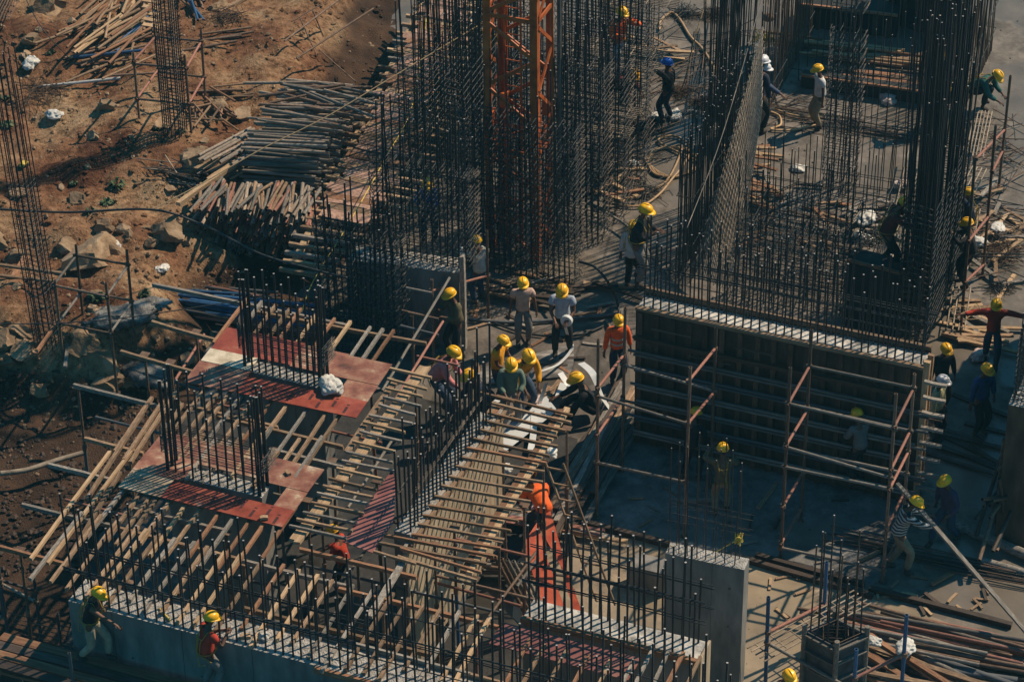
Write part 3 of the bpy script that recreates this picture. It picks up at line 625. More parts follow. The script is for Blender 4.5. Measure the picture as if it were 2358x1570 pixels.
def wall_detail(rt, a, d, n, L, z0, z1):
    x = R_.uniform(.5, 1.1)
    while x < L-.1:
        p = Vector((a.x, a.y, 0))+d*x-n*.0015; b = MB(); b.box(p+Vector((0, 0, z0+.02)), p+Vector((0, 0, z1-.01)), .010, .006, up=d); b.make('form_joint', M['joint'], rt)
        for z in (z0+.55, z0+1.35, z0+2.15):
            if z < z1-.2:
                q = p+d*.3+Vector((0, 0, z)); rod('tie_hole', q-n*.004, q+n*.002, .022, 'joint', rt)
        x += 1.22
M['joint'] = mk('form joint stain', [(.3, (.05, .052, .052)), (.7, (.10, .10, .098))], ns=6, coord='World')
# ================================================================== WALLS, CORES
ZT = 3.0
def concrete_wall(name, label, p0, p1, th, z1, z0=0.0, mat='conc', rough=.02, side=1, group=None, topmat='conc_top'):
    """p0,p1 = front top edge (world points)"""
    rt = root(name, label, 'wall', Vector((p0.x, p0.y, z0)), group); b = MB(); d, n = wall_box(b, p0, p1, th, z0, z1, 0, side); b.make('wall_body', M[mat], rt); wall_detail(rt, p0, d, n, (Vector((p1.x-p0.x, p1.y-p0.y, 0))).length, z0, z1)
    t = top_mesh(p0, p1, th, z1, side, rough=rough); t.make('rough_top', M[topmat], rt, True)
    return rt, d, n, (Vector((p1.x-p0.x, p1.y-p0.y, 0))).length
# near wall (runs out of the bottom of the frame)
a = P(157, 1383, ZT); c = P(1010, 1606, ZT); c = a+(c-a)*1.72
w1, d, n, L = concrete_wall('concrete_wall', 'long grey concrete wall with rough top across the bottom left foreground', a, c, .58, ZT)
starter_bars(w1, a, d, n, L, .58, ZT, (.06,), .158, (2.05, 2.0, 1.35, 1.95, 1.4), .0175)
starter_bars(w1, a, d, n, L, .58, ZT, (.50,), .21, (1.5, 2.0, 1.25), .0165, name='back_bar')
hties(w1, a, d, n, L*.45, .58, (.62+ZT, .66+ZT), bundle=2, r=.011)
hties(w1, a+d*L*.42+Vector((0, 0, 0)), d, n, L*.55, .58, (.42+ZT, .95+ZT), bundle=2, r=.009)
fr = Vector((0, 0, -.06))
plank('edge_board', Vector((a.x, a.y, ZT+.03))+n*.61+d*.3, Vector((a.x, a.y, ZT+.03))+n*.61+d*6.6, .04, .12, 'wood_grey', w1)
plank('edge_board', Vector((a.x, a.y, ZT-.05))-n*.03+d*4.3, Vector((a.x, a.y, ZT-.05))-n*.03+d*8.9, .06, .1, 'wood_red', w1)
plank('edge_board', Vector((a.x, a.y, ZT+.03))+n*.61+d*6.62, Vector((a.x, a.y, ZT+.03))+n*.61+d*11.5, .04, .1, 'wood', w1)
W1A, W1d, W1n = a, d, n
# scraps on that wall
def offcut(px, py, z, ang, L, w, h, mat, label, cat='offcut', group=None):
    p = P(px, py, z+h/2); d = hv(ang); o = plank('timber_offcut', p-d*L/2, p+d*L/2, w, h, mat); return tag(o, label, cat, group)
tag(rod('yellow_tube', P(367, 1400, ZT+.03), P(392, 1428, ZT+.03), .018, 'rope_y'), 'short yellow tube lying on top of the near concrete wall', 'tube')
offcut(565, 1466, ZT, 10, .16, .09, .06, 'wood_pale', 'pale wood block on top of the near wall right of the red shirted worker')
# core walls with red plywood collars -------------------------------------
def core(label, px_a, px_c, th, nb, bundle, hgt):
    a, c = P(*px_a, ZT), P(*px_c, ZT); rt, d, n, L = concrete_wall('core_wall', label, a, c, th, ZT, rough=.05)
    me = um('rod', 'rebar', 'cut'); Ms = []
    for off in (.03, th-.03):
        for i in range(nb):
            x = .16+(L-.32)*i/(nb-1); h = (hgt if i % 2 else hgt*.72)*R_.uniform(.96, 1.04)
            p = a+d*x+n*off-Vector((0, 0, .05)); Ms.append(rodM(p, p+Vector((R_.uniform(-.03, .03), R_.uniform(-.03, .03), h)), .018))
    for x0 in (.0, L-.07):
        for i in range(2):
            for j in range(3):
                p = a+d*(x0+.032*i)+n*(.03+(th-.06)*j/2)-Vector((0, 0, .05)); h = hgt*R_.choice((.98, 1.05, .93)); Ms.append(rodM(p, p+Vector((R_.uniform(-.02, .02), R_.uniform(-.02, .02), h)), .018))
    many('starter_bar', Ms, me, rt)
    ring = ring_mesh(L+.10, th+.06, .007, 'tie', .10); B = Matrix(((d.x, n.x, 0, 0), (d.y, n.y, 0, 0), (0, 0, 1, 0), (0, 0, 0, 1)))
    for k in range(bundle):
        m = B.copy(); m.translation = a-d*.05-n*.03+Vector((0, 0, .48+.035*k+R_.uniform(-.01, .01))); m = m @ Matrix.Rotation(R_.uniform(-.012, .012), 4, 'Y') @ Matrix.Rotation(R_.uniform(-.006, .006), 4, 'X'); ob('stirrup', ring, m, rt)
    return rt, a, d, n, L
core('upper core wall with starter bars rising through the upper red plywood collar', (561, 852), (742, 896), .36, 10, 12, 2.0)
core('lower core wall with starter bars rising through the lower red plywood collar', (384, 1092), (603, 1146), .36, 10, 10, 2.0)
def collar(o_px, d0, n0, rects, group, labels):
    """plywood sheets laid in a ring: rects = (u0,u1,v0,v1,mat)"""
    O = P(*o_px, ZT+.07)
    for k, ((u0, u1, v0, v1, mt), lab) in enumerate(zip(rects, labels)):
        z = Vector((0, 0, .004*(k % 3))); b = MB(); b.slab([O+d0*u0+n0*v0+z, O+d0*u1+n0*v0+z, O+d0*u1+n0*v1+z, O+d0*u0+n0*v1+z], .018)
        s = b.make('plywood_sheet', [M[mt]]); tag(s, lab, 'plywood sheet', group)
        yield s
def stamps(O, d0, n0, uv, par, wd=.05, ln=.26):
    b = MB()
    for u, v in uv:
        p = O+d0*u+n0*v
        for k in range(7):
            if k in (5,): continue
            q = p+n0*(ln*k/7)+d0*R_.uniform(-.003, .003); b.slab([q, q+d0*wd, q+d0*wd+n0*(ln/7*.72), q+n0*(ln/7*.72)], .0015)
    o = b.make('faded_stamp', M['stamp'], par); return o
M['stamp'] = mk('stamp ink', [(.3, (.05, .025, .03)), (.7, (.12, .04, .04))], coord='World', bump=0, rough=.6)
O1 = P(423, 878, ZT+.07); e1 = P(820, 962, ZT+.07); u1 = (e1-O1).normalized(); v1 = Vector((-u1.y, u1.x, 0)); L1 = (e1-O1).length
s1 = list(collar((423, 878), u1, v1, [(.0, .98, .0, .66, 'ply_worn'), (.985, L1, .0, .50, 'ply'), (.02, .95, .665, 1.06, 'ply_white'), (.03, 1.55, 1.065, 1.76, 'ply'), (1.555, 2.40, 1.03, 1.70, 'ply_worn'), (2.405, L1, 1.0, 1.66, 'ply_worn'), (2.66, L1, .505, .995, 'ply_worn')],
    'plywood sheets around the upper core', ['faded plywood sheet at the left front corner of the upper collar', 'deep red plywood strip along the front of the upper collar', 'cream cement splashed plywood sheet at the left of the upper collar',
    'deep red plywood sheet at the back left of the upper collar', 'worn red brown plywood sheet behind the bars of the upper collar', 'worn plywood sheet at the back right corner of the upper collar', 'worn plywood sheet with a white sack on it right of the upper core']))
O2 = P(272, 1120, ZT+.07); e2 = P(650, 1213, ZT+.07); u2 = (e2-O2).normalized(); v2 = Vector((-u2.y, u2.x, 0)); L2 = (e2-O2).length
s2 = list(collar((272, 1120), u2, v2, [(.0, .78, .0, .50, 'ply_white2'), (.785, L2, .0, .46, 'ply'), (.0, .92, .505, 1.02, 'ply_worn'), (.0, 1.0, 1.025, 1.64, 'ply_worn'), (1.005, 2.1, 1.03, 1.66, 'ply_worn'), (2.105, L2, .98, 1.64, 'ply_worn'), (2.62, L2, .465, .975, 'ply_worn')],
    'plywood sheets around the lower core', ['pale worn plywood sheet at the left front corner of the lower collar', 'bright red plywood strip with dark stamps along the front of the lower collar', 'brown plywood sheet at the left of the lower collar',
    'grey stained plywood sheet at the back left corner of the lower collar', 'red brown plywood sheet behind the bars of the lower collar', 'cement smeared plywood sheet at the back right corner of the lower collar', 'cement smeared plywood sheet right of the lower core'])) if M.setdefault('ply_white2', mk('pale worn plywood', [(.3, (.2, .11, .075)), (.5, (.38, .29, .2)), (.7, (.52, .45, .34))], ns=3, coord='World')) else 0
stamps(O1+Vector((0, 0, .009)), u1, v1, [(1.2, .1), (1.55, .25), (1.9, .06), (2.25, .22), (2.45, .04), (2.7, .16), (2.95, .06)], s1[1])
stamps(O2+Vector((0, 0, .009)), u2, v2, [(1.0, .14), (1.3, .05), (1.6, .18), (1.9, .06), (2.12, .2), (2.36, .06), (2.6, .18), (2.8, .03)], s2[1])
offcut(608, 1192, ZT+.08, 5, .13, .07, .05, 'wood_pale', 'small pale wood block on the bright red strip of the lower collar')
offcut(663, 1088, ZT+.08, -60, .12, .06, .05, 'wood', 'small wood block on the back right sheet of the lower collar')
# low wall with tall starter cage (behind) ----------------------------------
zc = 1.72
a = P(803, 598, zc); c = P(1056, 630, zc); w, d, n, L = concrete_wall('concrete_wall', 'low grey concrete wall with pale top left of the crane foot', a, c, .52, zc, rough=.008)
tag(plank('corner_post', Vector((c.x, c.y, 0))+d*.08, Vector((c.x, c.y, 2.15))+d*.08, .14, .09, 'wood_grey', None, up=d), 'grey timber corner post standing at the right end of the low concrete wall', 'post')
cage('rebar_cage', 'tall dark bar cage standing on the low concrete wall left of the crane', 'rebar cage', P(862, 582, zc), -20.3, 1.95, .36, zc, (3.55, 3.3, 2.9), .13, .016, frange(.1, 1.75, .11)+[1.98, 2.02, 2.06, 2.1], hook=.14, xt=.16)
# bar cage in front-left
cage('rebar_cage', 'bar cage with curled stirrup ends standing left of the low concrete wall', 'rebar cage', P(738, 806, 0), -20.3, 1.62, .5, 0, (3.7, 3.2, 2.8, 3.5), .135, .018, frange(.15, 2.3, .12)+[2.6, 2.64, 2.68, 2.72, 2.75], hook=.14, xt=.15)
# middle wall running away from us with ply side
a = P(907, 1222, ZT); c = P(1103, 948, ZT); L = (c-a).length; d = (c-a).normalized(); n = Vector((d.y, -d.x, 0))
w3, d, n, L = concrete_wall('concrete_wall', 'middle concrete wall running away between the plank decks', a, c, .30, ZT, side=-1, rough=.03)
starter_bars(w3, a, d, n, L, .30, ZT, (.04, .26), .15, (1.5, 1.35, 1.95, 1.25), .0185)
hties(w3, a+d*.1, d, n, L*.85, .30, (ZT+.66, ZT+.70, ZT+.74), bundle=1, r=.008, mat='hook')
b = MB(); p0 = Vector((a.x, a.y, 0))+n*.31-d*.35; p1 = p0+d*(L+.55)
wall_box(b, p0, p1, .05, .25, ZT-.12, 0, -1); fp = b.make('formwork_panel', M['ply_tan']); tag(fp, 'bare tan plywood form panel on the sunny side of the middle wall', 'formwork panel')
M_ = [plank('edge_timber', Vector((p0.x, p0.y, ZT-.03))+n*(.03+.07*k)+d*(.1*k), Vector((p1.x, p1.y, ZT-.03))+n*(.03+.07*k), .055, .10, 'wood_grey' if k == 0 else 'wood') for k in range(2)]
for k, o in enumerate(M_): tag(o, ['grey edge timber on top of the tan form panel of the middle wall', 'brown edge timber along the outer top of the tan form panel'][k], 'timber')
# lower right wall with white top -------------------------------------------
a = P(1203, 1424, 2.85); c = P(1608, 1524, 2.85)
w4, d, n, L = concrete_wall('concrete_wall', 'concrete wall with bright white rough top at the bottom centre right', a, c, .50, 2.85, rough=.06, topmat='conc_white') if M.setdefault('conc_white', mk('white broken grout', [(.33, (.14, .15, .15)), (.46, (.36, .36, .345)), (.60, (.60, .59, .55))], ns=3.5, coord='World', rough=.85, bump=.7, bd=.04)) else 0
starter_bars(w4, a, d, n, L, .5, 2.85, (.06, .42), .15, (2.0, 1.9, 1.3, 1.85), .0185)
hties(w4, a, d, n, L, .5, (2.85+.75, 2.85+1.12), bundle=3, r=.009)
plank('edge_board', a-n*.05+Vector((0, 0, .03)), c-n*.05+Vector((0, 0, .03)), .08, .1, 'wood_red', w4)
b = MB(); wall_box(b, c, c+n*.5, .04, 1.9, 2.9, 0, -1) ; b.make('end_board', M['ply_tan'], w4)
s = MB(); q = [P(1157, 1431, 2.97), P(1126, 1480, 2.97), P(1446, 1565, 2.97), P(1477, 1514, 2.97)]; s.slab(q, .018); tag(s.make('plywood_sheet', M['ply_worn2']), 'dull red plywood sheet striped with bar shadows in front of the white topped wall', 'plywood sheet') if M.setdefault('ply_worn2', mk('dull red plywood', [(.3, (.15, .05, .045)), (.5, (.24, .085, .075)), (.75, (.34, .17, .14))], ns=2.2, coord='World', rough=.6, bump=.1)) else 0
# dull ply strip left of the middle wall
s = MB(); q = [P(903, 1080, 3.0), P(789, 1246, 3.0), P(858, 1272, 3.0), P(907, 1200, 3.0), P(911, 1110, 3.0)]; s.slab(q, .018); tag(s.make('plywood_sheet', M['ply_worn2']), 'purplish red plywood strip along the left side of the middle wall', 'plywood sheet')
# free pier -----------------------------------------------------------------
a = P(1532, 1274, 2.6); c = P(1714, 1312, 2.6)
w5, d, n, L = concrete_wall('concrete_pier', 'free standing grey concrete pier with thin bars on top, right of centre bottom', a, c, .30, 2.6, rough=.04)
starter_bars(w5, a, d, n, L, .3, 2.6, (.05, .25), .155, (2.2, 1.9, 2.35), .010, mat='rebar')
hties(w5, a, d, n, L, .3, (3.25, 3.45, 3.55), r=.006)
o = P(1702, 1240, 3.2); b = MB(); 
for k in range(9): b.tube([o+Vector((R_.uniform(-.07, .07), R_.uniform(-.05, .05), R_.uniform(-.12, .1))) for _ in range(5)], .012, 4)
tag(b.make('rope_knot', M['rope_y']), 'knot of yellow rope tied to a bar on the concrete pier', 'rope')
b = MB(); wall_box(b, P(1450, 1300, .55), P(1530, 1318, .55), .42, 0, .5); t = b.make('concrete_block', M['conc']); tag(t, 'low grey concrete block left of the free standing pier', 'concrete block')
# big formwork wall ---------------------------------------------------------
ZF = 3.0
a = P(1462, 712, ZF); c = P(2124, 850, ZF); dv = (Vector((c.x-a.x, c.y-a.y, 0))).normalized(); nn = Vector((-dv.y, dv.x, 0)); LF = (c-a).length
w6, d, n, L = concrete_wall('formwork_wall', 'big dark timber formwork wall with studs and rails and a white concrete top', a+nn*.12, c+nn*.12, .46, ZF-.06, rough=.03, topmat='conc_white')
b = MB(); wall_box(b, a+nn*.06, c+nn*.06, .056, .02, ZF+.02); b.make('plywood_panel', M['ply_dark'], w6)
plank('top_timber', Vector((a.x, a.y, ZF+.02))+nn*.02, Vector((c.x, c.y, ZF+.02))+nn*.02, .09, .06, 'wood', w6)
plank('top_timber', Vector((a.x, a.y, ZF+.03))+nn*.62, Vector((c.x, c.y, ZF+.03))+nn*.62, .07, .10, 'wood', w6)
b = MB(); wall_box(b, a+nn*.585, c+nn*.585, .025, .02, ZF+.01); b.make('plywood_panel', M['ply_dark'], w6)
x = .1
while x < LF:
    plank('stud', Vector((a.x, a.y, .05))+dv*x+nn*.01, Vector((a.x, a.y, ZF-.04))+dv*x+nn*.01, .055, .09, 'wood_stud', w6, up=dv) if M.setdefault('wood_stud', mk('dark red brown stud', [(.3, (.045, .025, .016)), (.55, (.10, .052, .03)), (.8, (.17, .10, .06))], ns=3, sc=(1, 1, 5), rnd=.5)) else 0
    x += R_.uniform(.28, .34)
for k, z in enumerate((.28, .62, .98, 1.34, 1.72, 2.06)):
    for q in (0, .07):
        pipe('waler_pipe', Vector((a.x, a.y, z+q))-nn*.07-dv*R_.uniform(-.1, .15), Vector((c.x, c.y, z+q))-nn*.07+dv*R_.uniform(-.2, .25), .027, 'pipe_grey' if k % 3 != 1 else 'pipe_dk', w6) if M.setdefault('pipe_dk', mk('dark slate pipe', [(.3, (.03, .035, .042)), (.7, (.11, .12, .13))], ns=5, rnd=.4)) else 0
plank('rail', Vector((a.x, a.y, 2.42))-nn*.06, Vector((c.x, c.y, 2.42))-nn*.06, .05, .08, 'wood_stud', w6)
for x, z in ((.35, 2.72), (1.9, 2.7), (1.1, 2.3), (5.0, 2.05)):
    p = Vector((a.x, a.y, z))+dv*x-nn*.1; rod('hook_bar', p, p+dv*.75, .016, 'rebar_rust', w6)
starter_bars(w6, a+nn*.15, dv, nn, LF, .4, ZF-.05, (.04,), .155, (1.95, 1.5, 1.35, 1.8), .0165)
starter_bars(w6, a+nn*.15, dv, nn, LF, .4, ZF-.05, (.36,), .155, (1.9, 1.45, 1.7, 1.35), .0165, name='back_bar')
hties(w6, a+nn*.15, dv, nn, LF, .4, (ZF+.80, ZF+.86, ZF+.35), bundle=2, r=.009)
# end form: stacked boards & wales at right end
for k in range(9):
    z = .2+k*.33; p = Vector((c.x, c.y, z))+dv*.06
    plank('end_wale', p-nn*.12+dv*.02, p+dv*.42-nn*.12, .07, .05, 'wood_grey', w6)
plank('end_timber', Vector((c.x, c.y, .02))+dv*.05+nn*.1, Vector((c.x, c.y, ZF+.12))+dv*.05+nn*.1, .12, .08, 'wood_pale', w6, up=nn)
plank('end_timber', Vector((c.x, c.y, .02))+dv*.05+nn*.4, Vector((c.x, c.y, ZF+.05))+dv*.05+nn*.4, .10, .08, 'wood', w6, up=nn)
FWa, FWc = a, c
# ================================================================== BAR CAGES AROUND THE CRANE
T = 'rebar cage'
H = lambda lo, hi, s: frange(lo, hi, s)
cage('rebar_cage', 'dense bar cage directly in front of the crane tower foot', T, P(1068, 617, 0), -20.3, 2.35, .38, 0, (4.1, 3.7, 3.3, 5.0), .115, .014, H(.12, 3.6, .12), hook=.13, xt=.17)
cage('rebar_cage', 'second dense bar cage just behind the crane tower foot', T, P(1150, 520, 0), -20.3, 2.2, .42, 0, (4.9, 4.3), .13, .014, H(.12, 4.1, .13), hook=.13, xt=.22)
cage('rebar_cage', 'bar cage right of the crane with long curled stirrup ends', T, P(1262, 480, 0), -20.3, 1.62, .42, 0, (5.2, 4.6), .13, .013, H(.12, 3.7, .14), hook=.13, xt=.24)
cage('rebar_cage', 'bar cage behind the crane whose right end faces the hose', T, P(1300, 385, 0), -20.3, 1.75, .42, 0, (5.2, 4.6), .14, .013, H(.12, 3.6, .15), hook=.13, xt=.26)
cage('rebar_cage', 'bar cage in the far row behind the crane next to the blue helmeted worker', T, P(1290, 235, 0), -20.3, 1.9, .42, 0, (5.0, 4.6), .15, .012, H(.12, 3.2, .16), hook=.12, xt=.3)
cage('rebar_cage', 'farthest bar cage right of the crane at the top edge', T, P(1280, 85, 0), -20.3, 2.4, .42, 0, (4.8, 4.6), .16, .012, H(.12, 3.0, .17), hook=.12, xt=.3)
cage('rebar_cage', 'bar cage with long bars between the planked ramp and the crane', T, P(965, 480, 0), 69.7, 4.6, .4, 0, (4.6, 4.2, 4.9), .17, .013, H(.12, 3.2, .16), hook=.06, xt=.3)
cage('rebar_cage', 'long bar cage running back along the left side of the crane', T, P(1068, 500, 0), 69.7, 4.4, .4, 0, (4.5, 4.8, 4.2), .17, .013, H(.12, 3.3, .16), hook=.06, xt=.32)
cage('rebar_cage', 'bare long bars standing at the top edge left of the crane', T, P(950, 240, 0), -20.3, 1.45, .6, 0, (5.2, 5.0), .12, .012, [.6, .64, 2.2, 2.24], ties=False, hook=.05)
# right group
def row_cage(name, label, px, py, ang, L, T_, hs, sp, r, zs, **k): return cage(name, label, T, P(px, py, 0), ang, L, T_, 0, hs, sp, r, zs, **k)
row_cage('rebar_cage', 'long row of dark vertical bars left of the inclined tan steel mat', 1590, 655, 68.5, 3.75, .34, (3.3, 2.9, 3.6, 3.1), .085, .0125, [.4, .44, .9, 2.0], ties=False, hook=.05)
row_cage('rebar_cage', 'far part of the row of dark bars reaching the top edge', 1664, 330, 68.5, 2.1, .45, (4.6, 4.2), .08, .0125, [.5, 1.5], ties=False, hook=.05)
row_cage('rebar_cage', 'low tangled bar cage behind the middle of the big formwork wall', 1692, 688, -20.3, 2.35, .45, (3.3, 2.7, 1.9), .14, .0125, H(.2, 1.95, .13)+[2.5], hook=.10, xt=.2, tmat='tie')
row_cage('rebar_cage', 'thin open bars behind the tangled cage at the right of the tan mat', 1705, 520, -20.3, 3.0, .6, (2.5, 1.9, 2.2), .24, .010, [.9, 1.3], ties=False, hook=.0)
row_cage('rebar_cage', 'tall square bar cage right of the white shirted worker', 1892, 435, -20.3, .64, .5, (4.7, 4.5), .155, .0155, H(.1, 3.7, .13)+[4.25, 4.32, 4.39], hook=.05, ties=True, xt=.3)
row_cage('rebar_cage', 'open row of long thin bars right of the tall square bar cage', 1935, 452, -17, 1.95, .5, (3.6, 3.1, 3.9), .23, .0105, [.05, .3], ties=False, hook=0)
row_cage('rebar_cage', 'open row of bars near the dark shutter box at the upper right', 1800, 180, -20.3, 3.4, .7, (2.6, 2.9, 2.3), .33, .0105, [.3], ties=False, hook=0)
row_cage('rebar_cage', 'rusty bar row left of the white shirted worker near the top', 1778, 245, 69.7, 3.4, .36, (2.6, 2.3, 2.9), .10, .0115, [.2, .6], ties=False, hook=0, rmat='rebar_rust')
row_cage('rebar_cage', 'tallest dark bar cage at the right side of the picture', 2130, 806, 69.7, 2.7, .62, (7.6, 7.2, 6.4, 5.6, 7.3, 4.6, 6.8, 5.0, 7.0, 3.8), .085, .0165, H(.12, 3.2, .14), hook=.05, xt=.4, rows=(.03, .22, .42, .60))
row_cage('rebar_cage', 'rusty bars standing behind the tallest dark bar cage near the top right', 2215, 270, 69.7, 3.2, .4, (2.6, 2.2), .13, .0125, [.5, 1.2], ties=False, hook=0, rmat='rebar_rust')
er = P(2322, 932, 3.0); bk = er+hv(69.7)*7.5
w7, d, n, L = concrete_wall('concrete_wall', 'dark formed wall with bars on top cut by the right edge of the picture', er, bk, .6, 3.0, side=-1, mat='ply_dark')
cage('rebar_cage', 'dark bar cage on the wall cut by the right edge of the picture', 'rebar cage', bk+Vector((n.x, n.y, 0))*.05+d*0-d*7.45, 69.7, 7.3, -.45, 3.0, (1.7, 1.5), .12, .012, frange(.1, 1.4, .11), rows=(-.02, -.42), hook=.04, xt=.4)
# inclined tan mat ------------------------------------------------------------
rt = root('inclined_mat', 'inclined mat of tan bars with pale hooks rising away like a stair flight', 'steel mat', P(1600, 640, 0))
Ms = []; N_ = 26; tops = []; bots = []
for i in range(N_):
    t = i/(N_-1); zb = .35; p = P(1600+92*t, 625+55*t, zb)
    tx, ty = 1756-2*t, 62+190*t
    # top point in the vertical plane through p along the stair direction
    dd = hv(70); lo, hi = .2, 14
    for _ in range(40):
        m_ = (lo+hi)/2; q = p+dd*m_; zz = VZ(q.x, q.y, ty)
        if proj((q.x, q.y, zz))[0] < tx: lo = m_
        else: hi = m_
    q = Vector((q.x, q.y, zz)); bots.append(p); tops.append(q); Ms.append(rodM(p, q, .0085))
many('long_bar', Ms, um('rod', 'mat', 'mat'), rt)
for j in range(40):
    s_ = j/39; b0 = bots[0].lerp(tops[0], s_); b1 = bots[-1].lerp(tops[-1], s_); up = Vector((0, 0, .03))
    b = MB(); pts = []
    for i in range(N_):
        u = bots[i].lerp(tops[i], s_); pts.append(u+Vector((0, 0, .025 if i % 2 else -.03))+dd*(.05 if i % 2 else -.05))
    b.tube(pts, .0075, 4); b.make('cross_bar', M['mat'], rt)
for j in range(18):
    s_ = j/18+.02; p = bots[0].lerp(tops[0], s_); b = MB(); b.tube([p, p+Vector((-.05, .0, .10)), p+Vector((.02, 0, .15)), p+Vector((.09, 0, .11)), p+Vector((.1, 0, .05))], .0105, 5); b.make('hook', M['cut'], rt)
for j in range(14):
    t = R_.uniform(.15, .9); k = int(t*(N_-1)); p = bots[k].lerp(tops[k], R_.uniform(.05, .9)); b = MB(); b.tube([p, p+Vector((-.03, .0, .10)), p+Vector((.03, 0, .14)), p+Vector((.08, 0, .09))], .010, 5); b.make('hook', M['cut'], rt)
# ================================================================== CRANE
p00 = P(1121, 586, 0); p10 = P(1240, 610, 0); ad = (p10-p00).normalized(); bd_ = Vector((-ad.y, ad.x, 0)); TW = (p10-p00).length
rt = root('tower_crane', 'orange lattice crane tower rising through the bar cages at top centre', 'crane', p00)
C4 = [p00, p10, p10+bd_*TW*.82, p00+bd_*TW*.82]; HC = 11.5
def angle_leg(b, p, sx, sy, h):
    w_ = .15; t = .018
    b.box(p+ad*sx*w_/2, p+ad*sx*w_/2+Vector((0, 0, h)), w_, t, up=bd_) if False else None
for k, p in enumerate(C4):
    b = MB(); w_ = .155; sx = 1 if k in (0, 3) else -1; sy = 1 if k in (0, 1) else -1; t = .02
    x0, x1 = sorted((0, sx*w_)); y0, y1 = sorted((0, sy*w_))
    def bx(xa, xb, ya, yb):
        pts = [p+ad*x+bd_*y for x, y in ((xa, ya), (xb, ya), (xb, yb), (xa, yb))]; b.add([q+Vector((0, 0, z)) for z in (0, HC) for q in pts], [(0, 1, 5, 4), (1, 2, 6, 5), (2, 3, 7, 6), (3, 0, 4, 7), (4, 5, 6, 7)])
    bx(x0, x1, *sorted((0, sy*t))); bx(*sorted((0, sx*t)), *sorted((sy*t, sy*w_)))
    b.make('leg', M['orange'], rt)
    for z in (.1, 3.05, 6.0, 9.0):      # joint plates
        q = p+ad*sx*.08+bd_*sy*.08+Vector((0, 0, z)); b = MB(); b.box(q, q+Vector((0, 0, .32)), .20, .20, up=ad); b.make('joint_block', M['orange'], rt)
def bar(p, q, w_=.085): b = MB(); b.box(p, q, .035, w_) ; return b.make('brace', M['orange'], rt)
SEC = 2.98
for s_ in range(-1, 4):
    z0 = s_*SEC+2.55
    for k in range(4):
        A_, B_ = C4[k], C4[(k+1) % 4]; i_ = (B_-A_).normalized()*.08; A_ = A_+i_; B_ = B_-i_
        zz = [z0, z0+.12, z0+.55*SEC*.5, z0+SEC*.5, z0+SEC*.78, z0+SEC*.98]
        if z0 > 0: bar(A_+Vector((0, 0, z0)), B_+Vector((0, 0, z0)))
        segs = [(0, z0+.08, 1, z0+SEC*.22), (1, z0+SEC*.22, 0, z0+SEC*.46), (0, z0+SEC*.48, 1, z0+SEC*.70), (1, z0+SEC*.72, 0, z0+SEC*.95)]
        for (ea, za, eb, zb) in segs:
            if za > .1 and zb < HC and (za < 10): bar((A_ if ea == 0 else B_)+Vector((0, 0, za)), (A_ if eb == 0 else B_)+Vector((0, 0, zb)), .075)
lx = p00+ad*.28+bd_*.42
lad = [lx, lx+ad*.34]
for q in lad: rod('ladder_rail', q, q+Vector((0, 0, HC)), .022, 'orange', rt)
z = .3
while z < HC: rod('ladder_rung', lad[0]+Vector((0, 0, z)), lad[1]+Vector((0, 0, z)), .013, 'orange', rt); z += .29
pipe('cable_duct', p10+bd_*.95+ad*.10, p10+bd_*.95+ad*.10+Vector((0, 0, HC)), .045, 'pipe_grey', rt)
# ================================================================== TIMBER DECKS
def lines(name, rows, z, w_, h_, mats, label, group, cat, ext=0.0, dz=0.0):
    for (x1, y1, x2, y2) in rows:
        zz = z+R_.uniform(-dz, dz); p, q = P(x1, y1, zz), P(x2, y2, zz)
        if ext: d_ = (q-p).normalized(); p -= d_*ext; q += d_*ext
        o = plank(name, p, q, w_*R_.uniform(.85, 1.15), h_*R_.uniform(.85, 1.1), R_.choice(mats)); tag(o, label, cat, group)
def dirrow(tops, L, z, ang=69.7, jit=.12, back=0.0):
    r = []
    for (x, y) in tops:
        p = P(x, y, z); a_ = ang+R_.uniform(-1.0, 1.0); l_ = L+R_.uniform(-jit, jit)*L; q = p-hv(a_)*l_; p2 = p+hv(a_)*back; r.append((*proj(p2), *proj(q)))
    return r
ZJ = 2.985
J = ['wood', 'wood', 'wood_red', 'wood_pale', 'wood_grey', 'wood']
lines('joist', dirrow([(571, 688), (604, 695), (636, 702), (668, 712), (693, 712), (728, 725), (771, 734), (807, 741), (853, 753), (882, 758), (907, 761)], 1.35, ZJ), ZJ, .052, .062, J, 'short timber joist sticking out behind the upper red collar', 'joists behind the upper collar', 'joist', dz=.01)
lines('joist', dirrow([(482, 885), (513, 893), (533, 900), (560, 904), (589, 912), (628, 921), (664, 931), (708, 941), (752, 951), (781, 958)], 1.7, ZJ, back=.3), ZJ, .052, .062, J, 'timber joist spanning between the upper and lower red collars', 'joists between the collars', 'joist', dz=.01)
lines('joist', dirrow([(447, 1010), (470, 1000), (498, 1010), (530, 1015), (602, 1000), (640, 1040), (690, 1010), (742, 1005), (625, 985), (560, 1000)], 1.15, ZJ+.07), ZJ+.055, .052, .062, J, 'second timber joist lapped beside the ones between the collars', 'lapped joists between the collars', 'joist', dz=.01)
lines('joist', [(350, 916, 265, 1040), (253, 1040, 70, 1288), (302, 1040, 109, 1298), (278, 1087, 146, 1308), (330, 950, 200, 1150), (375, 925, 285, 1060), (408, 900, 300, 1065), (420, 930, 355, 1040)], ZJ, .06, .065, ['wood', 'wood_pale', 'wood'], 'long timber joist slanting down the left side of the lower collar', 'long joists left of the lower collar', 'joist', dz=.01)
R3 = [(285, 1128), (324, 1138), (346, 1145), (360, 1152), (391, 1157), (425, 1166), (460, 1176), (503, 1184), (538, 1193), (574, 1201), (606, 1210), (669, 1186)]
